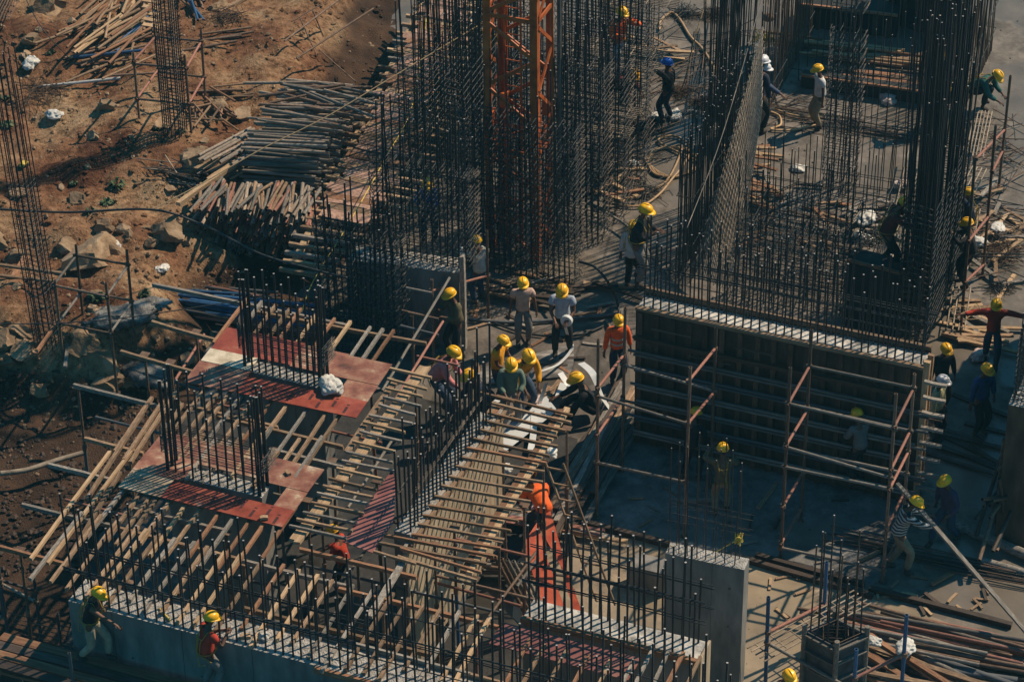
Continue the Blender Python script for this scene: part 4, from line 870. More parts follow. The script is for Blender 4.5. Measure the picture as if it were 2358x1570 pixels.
lines('joist', dirrow(R3, 1.25, ZJ, back=.25), ZJ, .052, .062, J, 'timber joist running forward from under the lower red collar', 'joists in front of the lower collar', 'joist', dz=.01)
R4 = [(190, 1180), (233, 1186), (270, 1200), (318, 1213), (337, 1220), (367, 1230), (403, 1240), (448, 1248), (478, 1259), (518, 1270), (556, 1275), (604, 1291), (654, 1300), (689, 1312), (732, 1324), (766, 1336), (814, 1347), (858, 1359), (906, 1366), (941, 1378), (977, 1391), (1019, 1395), (1058, 1408), (1099, 1417), (1128, 1422)]
lines('joist', dirrow(R4, 1.85, ZJ+.055), ZJ+.055, .052, .062, J, 'timber joist crossing toward the near concrete wall', 'joists behind the near wall', 'joist', dz=.012)
lines('joist', dirrow([(x, y) for x, y in [(1205, 1500), (1240, 1512), (1290, 1525), (1340, 1538), (1392, 1548), (1445, 1552), (1560, 1530), (1600, 1540), (1525, 1530), (1490, 1520)]], 1.3, ZJ, back=.3), ZJ, .052, .062, J, 'timber joist under the dull red sheet at the bottom edge', 'joists at the bottom edge', 'joist', dz=.01)
# ledgers and beams below the joists
ZL = 2.88
BE = [(353, 656, 800, 751, 'wood_grey'), (595, 800-80, 982, 792, 'wood_grey'), (350, 742, 500, 785, 'wood_grey'), (278, 810, 445, 857, 'wood_grey'), (170, 887, 363, 936, 'wood_grey'), (195, 1010, 330, 1045, 'pipe_grey'),
      (112, 1070, 250, 1104, 'wood_grey'), (51, 1162, 255, 1210, 'wood_grey'), (0, 1260, 160, 1302, 'wood_red'), (255, 1212, 560, 1291, 'wood'), (555, 1290, 800, 1350, 'wood'), (780, 1356, 1147, 1444, 'wood_red'), (430, 935, 640, 985, 'wood_grey'),
      (500, 960, 790, 1030, 'wood_grey'), (620, 1035, 800, 1080, 'wood'), (240, 1395-60, 560, 1418, 'wood_grey'), (560, 1400, 1000, 1510, 'wood_grey'), (300, 1170, 520, 1222, 'wood_grey'), (690, 1265, 960, 1330, 'wood_red')]
names = ['behind the upper collar', 'right of the upper collar reaching the low wall', 'jutting left behind the upper collar', 'jutting left beside the upper collar', 'jutting left in front of the rock bank', 'jutting left over the dark soil', 'above the dark soil pit',
         'in the lower left between the long joists', 'at the left edge of the picture', 'carrying joists in front of the lower collar', 'under the joists right of the lower collar', 'leading under the joists to the plank walkway', 'between the collars at the left', 'between the collars in the middle',
         'between the collars at the right', 'behind the first bars of the near wall', 'behind the middle bars of the near wall', 'directly under the lower collar', 'below the left plank deck']
for (x1, y1, x2, y2, m_), nm in zip(BE, names):
    o = plank('support_beam', P(x1, y1, ZL+.03), P(x2, y2, ZL+.03), .05, .075, R_.choice(['wood', 'wood_grey']) if m_ != 'wood_red' else m_); tag(o, 'timber support beam '+nm, 'beam')
# plank decks either side of the middle wall
DR = [(1143, 911, 1318, 956), (1106, 904, 1184, 924), (1133, 928, 1315, 973), (1123, 950, 1303, 992), (1110, 968, 1283, 1006), (1101, 989, 1284, 1028), (1084, 1009, 1266, 1050), (1070, 1030, 1258, 1066), (1058, 1052, 1254, 1086), (1045, 1072, 1250, 1110), (1030, 1096, 1227, 1130), (1016, 1118, 1222, 1155), (1001, 1142, 1201, 1176),
      (987, 1164, 1194, 1199), (974, 1186, 1177, 1222), (962, 1206, 1160, 1243), (948, 1230, 1153, 1262), (885, 1232, 1137, 1281), (872, 1249, 1121, 1298), (921, 1262, 1109, 1318), (860, 1269, 958, 1298), (916, 1281, 1099, 1336)]
lines('cross_plank', DR, 3.05, .036, .05, ['wood', 'wood_red', 'wood', 'wood_dk2'], 'narrow cross batten of the walkway right of the middle wall', 'battens right of the middle wall', 'batten', dz=.008) if M.setdefault('wood_dk2', mk('rust brown batten', [(.3, (.11, .06, .03)), (.55, (.22, .13, .07)), (.8, (.36, .24, .15))], ns=3, sc=(1, 1, 5), rnd=.2)) else 0
DL = [(897, 848, 994, 870), (892, 872, 984, 897), (889, 894, 974, 914), (882, 914, 970, 936), (872, 931, 957, 955), (850, 956, 950, 975), (836, 972, 933, 996), (828, 992, 926, 1016), (811, 1016, 911, 1040), (797, 1040, 905, 1065), (787, 1060, 909, 1084), (775, 1078, 885, 1104), (757, 1101, 868, 1128),
      (744, 1118, 860, 1145), (730, 1135, 850, 1160), (717, 1157, 838, 1182), (698, 1179, 822, 1205), (683, 1195, 812, 1222), (666, 1210, 798, 1240)]
lines('cross_plank', DL, 3.05, .036, .05, ['wood_grey', 'wood_grey', 'wood', 'wood_pale'], 'pale cross batten of the deck left of the middle wall', 'battens left of the middle wall', 'batten', dz=.008)
LG = [(984, 846, 683, 1250, 'wood_pale', 'pale long board under the left deck battens'), (972, 846, 672, 1246, 'wood_pale', 'second pale long board under the left deck battens'), (1306, 941, 1079, 1322, 'wood_pale', 'light long board under the right ends of the walkway battens'), (1292, 944, 1066, 1318, 'wood_red', 'red brown long board under the right ends of the walkway battens'),
      (1160, 925, 985, 1190, 'wood_red', 'red brown long board under the walkway battens beside the wall'), (1145, 928, 975, 1185, 'wood', 'brown long board under the walkway battens beside the wall'), (910, 880, 800, 1040, 'wood', 'brown long board at the back of the left deck'), (930, 1290, 850, 1420, 'wood_grey', 'grey long board below the near end of the middle wall')]
for x1, y1, x2, y2, m_, lb in LG: tag(plank('long_board', P(x1, y1, 2.97), P(x2, y2, 2.97), .11, .05, m_), lb, 'board')
# vertical props
PR = [(40, 1262, 'p'), (180, 1215, 'p'), (295, 1045, 'p'), (178, 890, 'p'), (330, 812, 'p'), (388, 830, 'p'), (450, 765, 'p'), (565, 1300, 'p'), (640, 1040, 'p'), (770, 1060, 'b'), (520, 1225, 'p'), (480, 985, 'p'), (700, 1150, 'p'), (735, 1160, 'p'), (830, 1290, 'p'), (870, 1110, 'p'), (1022, 1150, 'p'), (1083, 1040, 'p'),
      (1128, 990, 'p'), (1163, 1045, 'p'), (1203, 1160, 'p'), (1256, 1060, 'p'), (1305, 985, 'p'), (1148, 1245, 'p'), (1092, 1330, 'p'), (1000, 1250, 'p'), (940, 1330, 'p'), (860, 880, 'p'), (950, 880, 'p'), (655, 1320, 'p'), (720, 1335, 'p'), (300, 1340, 'p'), (410, 1360, 'p'), (1050, 1215, 'blue'), (875, 1385, 'p'), (1010, 1420, 'p')]
for x, y, k in PR:
    p = P(x, y, 2.82); rt = root('steel_prop', 'rusty steel prop standing under the timber deck', 'prop', Vector((p.x, p.y, 0)), 'props under the timber deck')
    m_ = 'pipe_blue' if k == 'blue' else R_.choice(['pipe', 'pipe', 'pipe_dk', 'pipe_red'])
    lean = Vector((R_.uniform(-.05, .05), R_.uniform(-.05, .05), 0)); g = Vector((p.x, p.y, max(tz(p.x, p.y), 0)))
    pipe('outer_tube', g, g+lean+Vector((0, 0, 1.5)), .033, m_, rt); rod('inner_tube', g+lean+Vector((0, 0, 1.45)), p+lean, .025, 'pipe', rt); rod('collar', g+lean+Vector((0, 0, 1.42)), g+lean+Vector((0, 0, 1.54)), .045, 'pipe', rt)
    b = MB(); q = p+lean; b.box(q-AD*.08, q+AD*.08, .13, .012); b.make('head_plate', M['pipe'], rt)
# horizontal pipes at mid height under the decks
def deckpipe(x1, y1, x2, y2, z, m_, lb, r=.026): tag(pipe('scaffold_pipe', P(x1, y1, z), P(x2, y2, z), r, m_), lb, 'pipe')
hp_ = [(430, 1040, 790, 1130, 2.0), (560, 1120, 900, 1200, 2.0), (250, 1260, 640, 1352, 2.0), (700, 1300, 1150, 1410, 2.0), (820, 1180, 1000, 1225, 2.0), (500, 930, 880, 1020, 1.9), (1005, 1325, 1250, 1385, 2.2), (1050, 1240, 1230, 1283, 2.2), (1000, 1340, 1200, 1395, 1.6), (300, 1110, 470, 1150, 2.0), (220, 960, 420, 1010, 2.0), (330, 860, 470, 900, 2.2), (150, 1150, 300, 1190, 1.8), (960, 820, 1060, 842, 2.2), (940, 720, 1010, 735, 2.4), (935, 663, 995, 675, 2.4), (925, 715, 980, 728, 2.1), (922, 750, 1010, 772, 2.1)]
for h_ in hp_: deckpipe(*h_, R_.choice(['pipe', 'pipe_grey', 'pipe_red', 'pipe_dk']), 'scaffold pipe clamped level under the timber decks', .026); bpy.context.scene.collection.objects[-1]['group'] = 'level pipes under the decks'
vp_ = [(1035, 640, 880, 900, 2.6), (1020, 740, 870, 985, 2.4), (640, 800, 545, 940, 2.2), (470, 770, 400, 880, 2.2), (1235, 1270, 1125, 1420, 2.3), (1240, 1283, 1190, 1350, 2.3), (905, 1010, 800, 1170, 2.0), (560, 1010, 450, 1180, 2.1), (330, 1120, 215, 1290, 2.1), (890, 1200, 780, 1350, 1.9), (1120, 1150, 1000, 1330, 2.0), (1180, 960, 1010, 1215, 2.3)]
for h_ in vp_: deckpipe(*h_, R_.choice(['pipe_grey', 'pipe_red', 'pipe']), 'scaffold pipe slanting away under the timber decks', .026); bpy.context.scene.collection.objects[-1]['group'] = 'slanting pipes under the decks'
# ================================================================== SCAFFOLDS
def scaffold(label, posts, ledgers, r=.026, cat='scaffold', mats=('pipe', 'pipe_red', 'pipe_grey'), couplers=True):
    """posts: {key:(foot_px, top_py, z_foot)}, ledgers: (k1, row_px1, k2, row_px2) pixel rows on the posts"""
    p0 = P(*list(posts.values())[0][0], list(posts.values())[0][2]); rt = root('scaffold', label, cat, p0); F_ = {}
    for k, (f, ty, zf) in posts.items():
        p = P(*f, zf); zt = VZ(p.x, p.y, ty); F_[k] = p; q = Vector((p.x+R_.uniform(-.03, .03), p.y+R_.uniform(-.03, .03), zt)); pipe('post', p, q, r*1.05, mats[0], rt)
        rod('base_plate', p, p+Vector((0, 0, .015)), .07, 'pipe', rt)
    for (a_, ra, c_, rc) in ledgers:
        pa, pc = F_[a_], F_[c_]; za, zc_ = VZ(pa.x, pa.y, ra), VZ(pc.x, pc.y, rc); A_ = Vector((pa.x, pa.y, za)); C_ = Vector((pc.x, pc.y, zc_)); d_ = (C_-A_).normalized()
        side = abs(d_.dot(BD)) > .5
        pipe('transom' if side else 'ledger', A_-d_*.06, C_+d_*.06, r*.95, mats[1] if side else mats[2], rt)
        if couplers:
            for q in (A_, C_): rod('coupler', q-Vector((0, 0, .035)), q+Vector((0, 0, .035)), r*1.7, 'pipe', rt)
    return rt
scaffold('tall pipe scaffold standing in front of the big dark formwork wall', dict(G=((1374, 1190), 783, 0), H=((1432, 1085), 709, 0), A=((1575, 1235), 843, 0), B=((1636, 1120), 756, 0), C=((1797, 1285), 846, 0), D=((1844, 1200), 758, 0), E=((2032, 1340), 907, 0), F=((2074, 1255), 860, 0)),
    [('G', 912, 'A', 975), ('G', 1065, 'A', 1110), ('H', 840, 'B', 900), ('G', 893, 'H', 818), ('G', 1000, 'H', 915), ('A', 878, 'B', 802), ('A', 977, 'B', 904), ('C', 929, 'E', 987), ('C', 1029, 'E', 1100), ('C', 1075, 'E', 1125), ('C', 1261, 'E', 1312), ('D', 843, 'F', 893), ('D', 938, 'F', 992), ('D', 1040, 'F', 1090),
     ('C', 929, 'D', 843), ('C', 1025, 'D', 945), ('C', 1165, 'D', 1085), ('E', 982, 'F', 895), ('E', 1080, 'F', 993), ('E', 1125, 'F', 1040), ('E', 1215, 'F', 1130), ('E', 1300, 'F', 1225), ('C', 1250, 'D', 1170)], r=.028)
scaffold('rusty scaffold around the bar column on the rocky bank', dict(a=((325, 320), 120, .9), b=((444, 345), 128, .9), c=((372, 245), 55, .9), d=((475, 262), 70, .9)),
    [('a', 147, 'b', 157), ('a', 228, 'b', 240), ('c', 85, 'd', 95), ('c', 165, 'd', 178), ('a', 140, 'c', 85), ('b', 157, 'd', 98), ('a', 226, 'c', 160), ('b', 238, 'd', 180)], r=.027, mats=('pipe', 'pipe_red', 'pipe'))
scaffold('rusty scaffold of two bays on the rocky bank at the left', dict(a=((148, 855), 645, .5), b=((270, 905), 650, .4), c=((195, 770), 563, .8), d=((313, 805), 575, .7)),
    [('a', 657, 'b', 683), ('a', 744, 'b', 768), ('c', 588, 'd', 609), ('c', 668, 'd', 692), ('a', 655, 'c', 589), ('b', 680, 'd', 612), ('a', 742, 'c', 676), ('b', 765, 'd', 698)], r=.026, mats=('pipe', 'pipe_grey', 'pipe'))
scaffold('dark scaffold at the bottom left corner of the picture', dict(a=((30, 1545), 1270, 0), b=((98, 1500), 1310, 0), c=((150, 1565), 1410, .5), e=((8, 1420), 1265, .3), f=((60, 1640), 1525, .3)),
    [('a', 1335, 'b', 1360), ('e', 1340, 'b', 1385), ('a', 1475, 'c', 1525), ('e', 1300, 'a', 1345)], r=.026, mats=('pipe_dk', 'pipe_dk', 'pipe_grey'))
scaffold('scaffold posts with a squatting worker at the right edge', dict(a=((2212, 760), 360, 0), b=((2300, 430), 175, 0), c=((2262, 640), 290, 0)), [('a', 365, 'b', 300), ('a', 555, 'c', 500), ('c', 395, 'b', 350), ('a', 650, 'c', 610)], r=.028)
scaffold('small pipe frame left of the olive shirted worker', dict(a=((998, 830), 644, 0), b=((1002, 800), 690, 0), c=((952, 870), 725, 0), d=((1125, 735), 530, 0)), [('a', 670, 'd', 635), ('a', 775, 'c', 790), ('c', 800, 'a', 720)], r=.028)
scaffold('short pipe posts around the column shutter at the bottom right', dict(a=((1762, 1590), 1372, 0), b=((1893, 1480), 1292, 0), c=((2072, 1640), 1415, 0), d=((1960, 1680), 1493, 0)), [('a', 1455, 'b', 1390), ('c', 1505, 'd', 1560), ('a', 1480, 'd', 1590)], r=.032, mats=('pipe_blue', 'pipe_red', 'pipe_grey'))
scaffold('pipe posts and rails at the right edge behind the striding worker', dict(a=((2338, 1240), 930, 0), b=((2290, 1200), 1010, 0)), [('a', 1010, 'b', 1080), ('a', 1150, 'b', 1160)], r=.028)
# walk platform with planks where the two near workers stand
for k in range(4):
    p = Vector((W1A.x, W1A.y, 2.07))-W1n*(.22+.2*k)+W1d*(-1.2); tag(plank('platform_plank', p, p+W1d*7.5, .17, .045, R_.choice(['wood_dark', 'wood_dark', 'wood_red'])), 'dark plank of the platform in front of the near concrete wall', 'plank', 'platform planks in front of the near wall')
for k in range(6):
    p = Vector((W1A.x, W1A.y, 0))-W1n*1.0+W1d*(-.8+1.35*k); o = pipe('scaffold_pipe', p, p+Vector((0, 0, 2.9 if k % 2 else 2.35)), .027, 'pipe_dk'); tag(o, 'upright pipe of the platform in front of the near wall', 'pipe', 'platform uprights')
for (x1, y1, x2, y2, z, m_) in [(0, 1490, 200, 1545, 1.9, 'wood_red'), (0, 1470, 330, 1570, 1.9, 'wood_dark'), (0, 1540, 120, 1570, 1.9, 'wood_red')]:
    tag(plank('platform_plank', P(x1, y1, z), P(x2, y2, z), .16, .05, m_), 'plank of the dark walkway crossing the bottom left corner', 'plank', 'planks at the bottom left corner')
# ================================================================== PILES
def pile(name, quad, z0, z1, ang, L, n_, r, mats, label, group, cat='pole', jit=5, flat=False, fn=pipe, tzd=False, dz=.0):
    """scatter n rods: centres inside the pixel quad, heading ang +- jit"""
    for k in range(n_):
        u, v = R_.random(), R_.random(); A_, B_, C_, D_ = [Vector(q) for q in quad]
        c2 = (A_*(1-u)+B_*u)*(1-v)+(D_*(1-u)+C_*u)*v; z = z0+(z1-z0)*(k/n_)
        c = PT(*c2) if tzd else P(c2.x, c2.y, z)
        if tzd: c.z += r+(z1-z0)*(k/n_)
        a_ = ang+R_.gauss(0, jit); l_ = L*R_.uniform(.75, 1.15); d_ = hv(a_)*math.cos(dz0 := R_.gauss(0, .02+dz)); d_.z = math.sin(dz0)
        m_ = R_.choice(mats); rr = r*R_.uniform(.85, 1.1)
        o = (fn(name, c-d_*l_/2, c+d_*l_/2, rr, m_) if fn is not plank else plank(name, c-d_*l_/2, c+d_*l_/2, rr*2.6, rr*1.2, m_)); tag(o, label, cat, group)
pile('timber_pole', [(225, -30), (345, -20), (300, 130), (190, 110)], 0, .35, 60, 1.7, 38, .032, ['wood', 'wood_pale', 'wood', 'wood_red'], 'tan round pole in the heap at the top left of the bank', 'poles heaped at the top left', jit=13, tzd=True)
pile('timber_pole', [(150, 60), (380, 140), (360, 175), (190, 180)], 0, .15, 25, 1.9, 12, .028, ['wood', 'pipe', 'wood_red'], 'brown pole lying loose below the heap at the top left', 'loose poles below the heap', jit=22, tzd=True)
pile('painted_pole', [(280, 40), (330, 60), (290, 130), (250, 120)], .2, .3, 62, 1.5, 3, .03, ['pipe_blue'], 'blue painted pipe in the heap at the top left', 'blue pipes in the top left heap', 'pipe', jit=4, tzd=True)
pile('timber_pole', [(430, -20), (470, -10), (450, 50), (430, 40)], 0, .2, 110, 1.2, 9, .03, ['pipe', 'pipe_blue', 'wood'], 'pole leaning right of the bar column at the top', 'poles right of the bar column', jit=14, tzd=True)
pile('timber_pole', [(470, 85), (540, 70), (545, 100), (470, 115)], 0, .05, 20, 1.2, 4, .028, ['wood', 'pipe'], 'brown pole lying on the path right of the column scaffold', 'poles on the path', jit=6, tzd=True)
tag(pipe('painted_pole', PT(88, 205)+Vector((0, 0, .05)), PT(278, 188)+Vector((0, 0, .08)), .035, 'pipe_white'), 'white and blue pipe lying alone on the upper left bank', 'pipe')
tag(pipe('painted_pole', PT(170, 142)+Vector((0, 0, .1)), PT(335, 134)+Vector((0, 0, .2)), .035, 'pipe_blue'), 'long blue pipe lying under the heap of tan poles', 'pipe')
# stacked pole bank
SP = []
def stack(name, pxa, pxb, z0, z1, ang, L, rows, per, r, mats, label, group, jitang=3, cat='pipe'):
    for j in range(rows):
        z = z0+(z1-z0)*j/max(1, rows-1)
        for k in range(per):
            t = (k+R_.uniform(-.3, .3))/max(1, per-1); c2 = Vector(pxa).lerp(Vector(pxb), t); c = P(c2.x, c2.y, (z1))
            c.z = z+R_.uniform(-.02, .02); a_ = ang+R_.gauss(0, jitang); l_ = L*R_.uniform(.9, 1.1); d_ = hv(a_); d_.z = R_.gauss(0, .025); c += d_*R_.uniform(-.12, .12)
            if j < rows-2: SP.append((rodM(c-d_*l_/2, c+d_*l_/2, r*R_.uniform(.85, 1.1)), R_.choice(mats))); continue
            o = pipe(name, c-d_*l_/2, c+d_*l_/2, r*R_.uniform(.85, 1.1), R_.choice(mats)); tag(o, label, cat, group)
stack('scaffold_pipe', (645, 345), (745, 190), 1.0, 1.95, -8, 1.6, 6, 20, .036, ['pipe_tan', 'pipe_grey', 'pipe_tan'], 'cement grey pipe in the long stack left of the planked ramp', 'stacked grey pipes left of the ramp')
stack('scaffold_pipe', (515, 330), (590, 345), 1.0, 1.7, 48, 1.5, 3, 8, .034, ['pipe_tan', 'wood', 'pipe_tan'], 'grey brown pipe slanting at the left foot of the long stack', 'slanting pipes beside the long stack')
pile('scaffold_pipe', [(640, 190), (830, 200), (800, 260), (660, 300)], 2.0, 2.15, -10, 1.6, 24, .032, ['pipe_tan', 'pipe', 'pipe_grey', 'pipe_tan'], 'pipe lying askew on top of the long stack', 'loose pipes on the long stack', 'pipe', jit=14)
stack('scaffold_pipe', (460, 450), (720, 462), .5, 1.5, 84, 1.05, 5, 30, .037, ['pipe_tan', 'pipe_red', 'pipe_tan', 'pipe_grey', 'wood'], 'short pipe end-on in the lower stack on the ledge', 'end-on pipes of the lower stack', jitang=8)
pile('scaffold_pipe', [(470, 430), (700, 440), (690, 470), (480, 470)], 1.58, 1.66, 78, 1.0, 14, .032, ['wood', 'pipe_red', 'pipe_grey'], 'loose pole on top of the lower stack', 'loose poles on the lower stack', jit=16)
pile('bent_bar', [(370, 385), (440, 390), (450, 450), (400, 430)], .0, .25, -25, 1.0, 22, .014, ['mat', 'rebar_rust'], 'thin bent rod in the tangle left of the lower stack', 'bent rods left of the lower stack', 'rod', jit=30, tzd=True, fn=rod)
for k, (x1, y1, x2, y2, lb) in enumerate([(410, 470, 540, 380, 'pale squared timber on edge of the lower stack'), (480, 415, 585, 345, 'squared timber between the two stacks'), (445, 485, 500, 445, 'short red board left of the lower stack')]):
    tag(plank('timber', P(x1, y1, 1.5), P(x2, y2, 1.6), .10, .08, 'wood_pale' if k < 2 else 'wood_red'), lb, 'timber')
pile('timber_pole', [(440, 250), (520, 240), (530, 300), (450, 290)], 0, .25, -40, .9, 16, .024, ['wood', 'pipe', 'wood_red'], 'stick in the scrap heap right of the bar column', 'scrap sticks right of the bar column', jit=45, tzd=True)
pile('timber_pole', [(460, 205), (560, 200), (560, 230), (460, 240)], 0, .1, 5, 1.1, 6, .022, ['pipe', 'wood'], 'thin pole lying behind the scrap heap', 'thin poles behind the scrap heap', jit=8, tzd=True)
# painted pipes on the gravel
pile('scaffold_pipe', [(400, 640), (700, 690), (680, 760), (420, 730)], .05, .45, -17, 3.0, 34, .034, ['pipe_dk', 'pipe', 'pipe_red', 'pipe_dk'], 'dark rusty pipe in the flat pile behind the upper collar', 'dark pipes behind the upper collar', 'pipe', jit=3.5)
pile('scaffold_pipe', [(420, 650), (640, 690), (620, 740), (430, 710)], .4, .6, -16, 2.6, 11, .036, ['pipe_blue'], 'blue pipe in the flat pile behind the upper collar', 'blue pipes behind the upper collar', 'pipe', jit=4)
pile('scaffold_pipe', [(540, 575), (660, 560), (670, 590), (540, 600)], .05, .2, 5, 1.4, 11, .035, ['pipe_dk', 'pipe'], 'dark pipe lying at the foot of the ramp', 'dark pipes at the foot of the ramp', 'pipe', jit=6)
# long boards beside the walkway
pile('long_board', [(1300, 1010), (1440, 940), (1420, 1080), (1290, 1180)], .02, .45, 68, 3.3, 34, .042, ['wood_dark', 'wood_dark', 'wood_grey', 'wood'], 'dark long board in the stack right of the walkway', 'boards right of the walkway', 'board', jit=3, fn=plank)
pile('long_board', [(1180, 880), (1290, 870), (1240, 960), (1160, 960)], .02, .1, 62, 1.6, 9, .04, ['wood_dark', 'wood_grey', 'wood'], 'short grey board lying among the workers at the centre', 'boards among the workers', 'board', jit=18, fn=plank)
pile('long_board', [(1130, 1160), (1330, 1215), (1330, 1235), (1140, 1190)], .05, .25, -17, 1.9, 10, .035, ['wood_grey', 'wood_pale', 'pipe_red'], 'pale board in the bundle behind the leaning red sheets', 'boards behind the leaning sheets', 'board', jit=4, fn=plank) if M.setdefault('x', M['wood']) else 0
pile('scaffold_pipe', [(1010, 1270), (1200, 1290), (1180, 1330), (1020, 1330)], .1, .5, -15, 1.8, 8, .035, ['pipe', 'pipe_grey', 'pipe_red'], 'pipe lying under the near end of the walkway', 'pipes under the walkway', 'pipe', jit=7)
for k in range(5): tag(pipe('scaffold_pipe', P(1140+14*k, 1282+3*k, 1.6), P(1205+13*k, 1405+2*k, .4), .032, R_.choice(['pipe', 'pipe_red', 'pipe_grey'])), 'rusty pipe leaning steeply beside the leaning red sheets', 'pipe', 'steep pipes beside the red sheets')
# right bottom pipes
pile('scaffold_pipe', [(2030, 1400), (2340, 1470), (2330, 1560), (2060, 1500)], .05, .55, -20, 3.2, 34, .036, ['pipe', 'pipe', 'pipe_red', 'pipe_grey'], 'rusty pipe in the pile at the bottom right corner', 'rusty pipes at the bottom right', 'pipe', jit=3)
pile('scaffold_pipe', [(2040, 1500), (2280, 1540), (2300, 1640), (2060, 1620)], .1, .4, -28, 2.2, 12, .06, ['pipe_grey', 'pipe_dk'], 'thick grey tube below the rusty pipes at the bottom right', 'thick tubes at the bottom right', 'pipe', jit=9)
pile('long_board', [(2020, 1480), (2200, 1530), (2240, 1620), (2080, 1600)], .4, .6, -42, 2.4, 10, .04, ['wood_pale', 'wood_red', 'wood'], 'timber lying on the tubes at the bottom right', 'timbers at the bottom right', 'timber', jit=12, fn=plank)
pile('reinforcing_bar', [(2080, 1240), (2340, 1320), (2340, 1350), (2080, 1275)], .03, .12, -19, 3.0, 26, .012, ['rebar', 'rebar_rust'], 'bar in the flat bundles at the right below the striding worker', 'bars in the lower right bundles', 'bar', jit=2, fn=rod)
tag(pipe('thick_pipe', P(2195, 1205, .1), P(2380, 1285, .1), .095, 'pipe_grey'), 'thick grey pipe lying right of the striding worker', 'pipe'); tag(pipe('thick_pipe', P(2260, 1290, .08), P(2400, 1330, .08), .07, 'pipe_grey'), 'second shorter thick grey pipe at the right edge', 'pipe')
tag(plank('carried_timber', P(2065, 1112, 1.55), P(2385, 1480, .75), .07, .045, 'wood_grey'), 'long timber carried aslant by the striped worker at the lower right', 'timber')
# upper right
pile('timber_pole', [(1870, 85), (2080, 120), (2060, 160), (1870, 120)], .03, .25, -14, 2.2, 22, .034, ['wood', 'wood_pale', 'pipe', 'wood_red'], 'tan pole in the flat pile in front of the dark shutter box', 'poles in front of the dark shutter', jit=3)
pile('long_board', [(1950, 150), (2120, 190), (2100, 200), (1900, 180)], .05, .1, -14, 2.0, 6, .05, ['wood_red', 'wood_dark'], 'red brown board below the tan poles near the top right', 'boards below the tan poles', 'board', jit=3, fn=plank)
pile('reinforcing_bar', [(1590, 120), (1625, 110), (1620, 260), (1580, 270)], .02, .06, 83, 2.6, 16, .011, ['rebar_rust', 'rebar'], 'bar in the long bundle on the wet slab by the hose', 'bars in the long bundle by the hose', 'bar', jit=1.2, fn=rod)
pile('reinforcing_bar', [(1480, 80), (1680, 60), (1660, 240), (1500, 280)], .02, .05, 35, 1.9, 40, .010, ['rebar_rust', 'rebar'], 'loose bar crossing the wet slab behind the hose', 'loose bars on the wet slab', 'bar', jit=22, fn=rod)
pile('reinforcing_bar', [(1400, 300), (1540, 260), (1500, 400), (1380, 440)], .02, .12, 55, 1.0, 45, .009, ['rebar_rust', 'wire'], 'short rod in the scrap by the blue helmeted worker', 'scrap rods by the blue helmeted worker', 'rod', jit=38, fn=rod)
pile('timber_offcut', [(1420, 50), (1560, 110), (1540, 140), (1420, 100)], .05, .2, -35, .9, 9, .03, ['wood_pale', 'wood'], 'pale offcut left of the blue helmeted worker', 'offcuts left of the blue helmeted worker', 'offcut', jit=40, fn=plank)
pile('timber_offcut', [(1395, 390), (1470, 380), (1440, 470), (1380, 450)], .05, .3, -30, .8, 10, .035, ['wood_pale', 'wood', 'wood_red'], 'timber scrap at the foot of the far bar cages', 'scrap timber at the cage foot', 'offcut', jit=50, fn=plank)
pile('timber_offcut', [(1120, 640), (1440, 640), (1430, 700), (1120, 690)], .03, .2, -15, 1.3, 16, .035, ['wood_dark', 'wood_grey', 'wood'], 'timber lying behind the two standing workers at the centre', 'timbers behind the centre workers', 'timber', jit=22, fn=plank)
pile('timber_offcut', [(1700, 340), (1760, 330), (1740, 480), (1690, 470)], .05, .3, -25, .9, 22, .028, ['wood_pale', 'wood', 'wood_red'], 'timber strip in the row right of the tan inclined mat', 'timber strips right of the inclined mat', 'timber', jit=14, fn=plank)
pile('reinforcing_bar', [(1760, 190), (1880, 210), (1860, 300), (1740, 300)], .02, .05, 10, 1.1, 22, .009, ['rebar_rust', 'rebar'], 'loose rod on the muddy floor beside the white shirted worker', 'loose rods beside the white shirted worker', 'rod', jit=40, fn=rod)
pile('long_board', [(2190, 690), (2300, 700), (2290, 800), (2190, 790)], .03, .12, -25, 1.1, 14, .035, ['wood_pale', 'wood', 'wood_grey'], 'pale plank scattered left of the red shirted worker', 'planks left of the red shirted worker', 'plank', jit=22, fn=plank)
pile('reinforcing_bar', [(2260, 260), (2358, 280), (2358, 640), (2240, 620)], .02, .25, 0, 1.2, 70, .011, ['rebar', 'rebar_rust', 'wire'], 'bent bar in the litter along the right edge', 'litter bars along the right edge', 'bar', jit=38, fn=rod)
pile('timber_offcut', [(2240, 420), (2358, 440), (2358, 660), (2230, 660)], .03, .2, 30, .9, 24, .03, ['wood', 'wood_pale', 'wood_grey'], 'timber offcut in the litter along the right edge', 'offcuts along the right edge', 'offcut', jit=40, fn=plank)
pile('timber_offcut', [(1960, 450), (2080, 460), (2080, 560), (1960, 560)], .03, .2, 20, .8, 14, .03, ['wood_dark', 'pipe', 'wood'][0:1]+['wood_grey'], 'dark offcut around the white sacks behind the formwork', 'dark offcuts by the white sacks', 'offcut', jit=50, fn=plank)
pile('long_board', [(2200, 900), (2330, 950), (2300, 1120), (2200, 1080)], .02, .05, -28, 1.4, 9, .035, ['wood_dark'], 'dark wet board lying in the shade right of the formwork', 'dark boards in the shade', 'board', jit=12, fn=plank)
pile('bent_post', [(2250, 1120), (2350, 1130), (2345, 1200), (2280, 1200)], .5, 1.0, 60, 1.8, 14, .035, ['wood_dark', 'pipe'], 'dark stake in the leaning bunch at the right edge', 'dark stakes at the right edge', 'stake', jit=8, dz=.7)
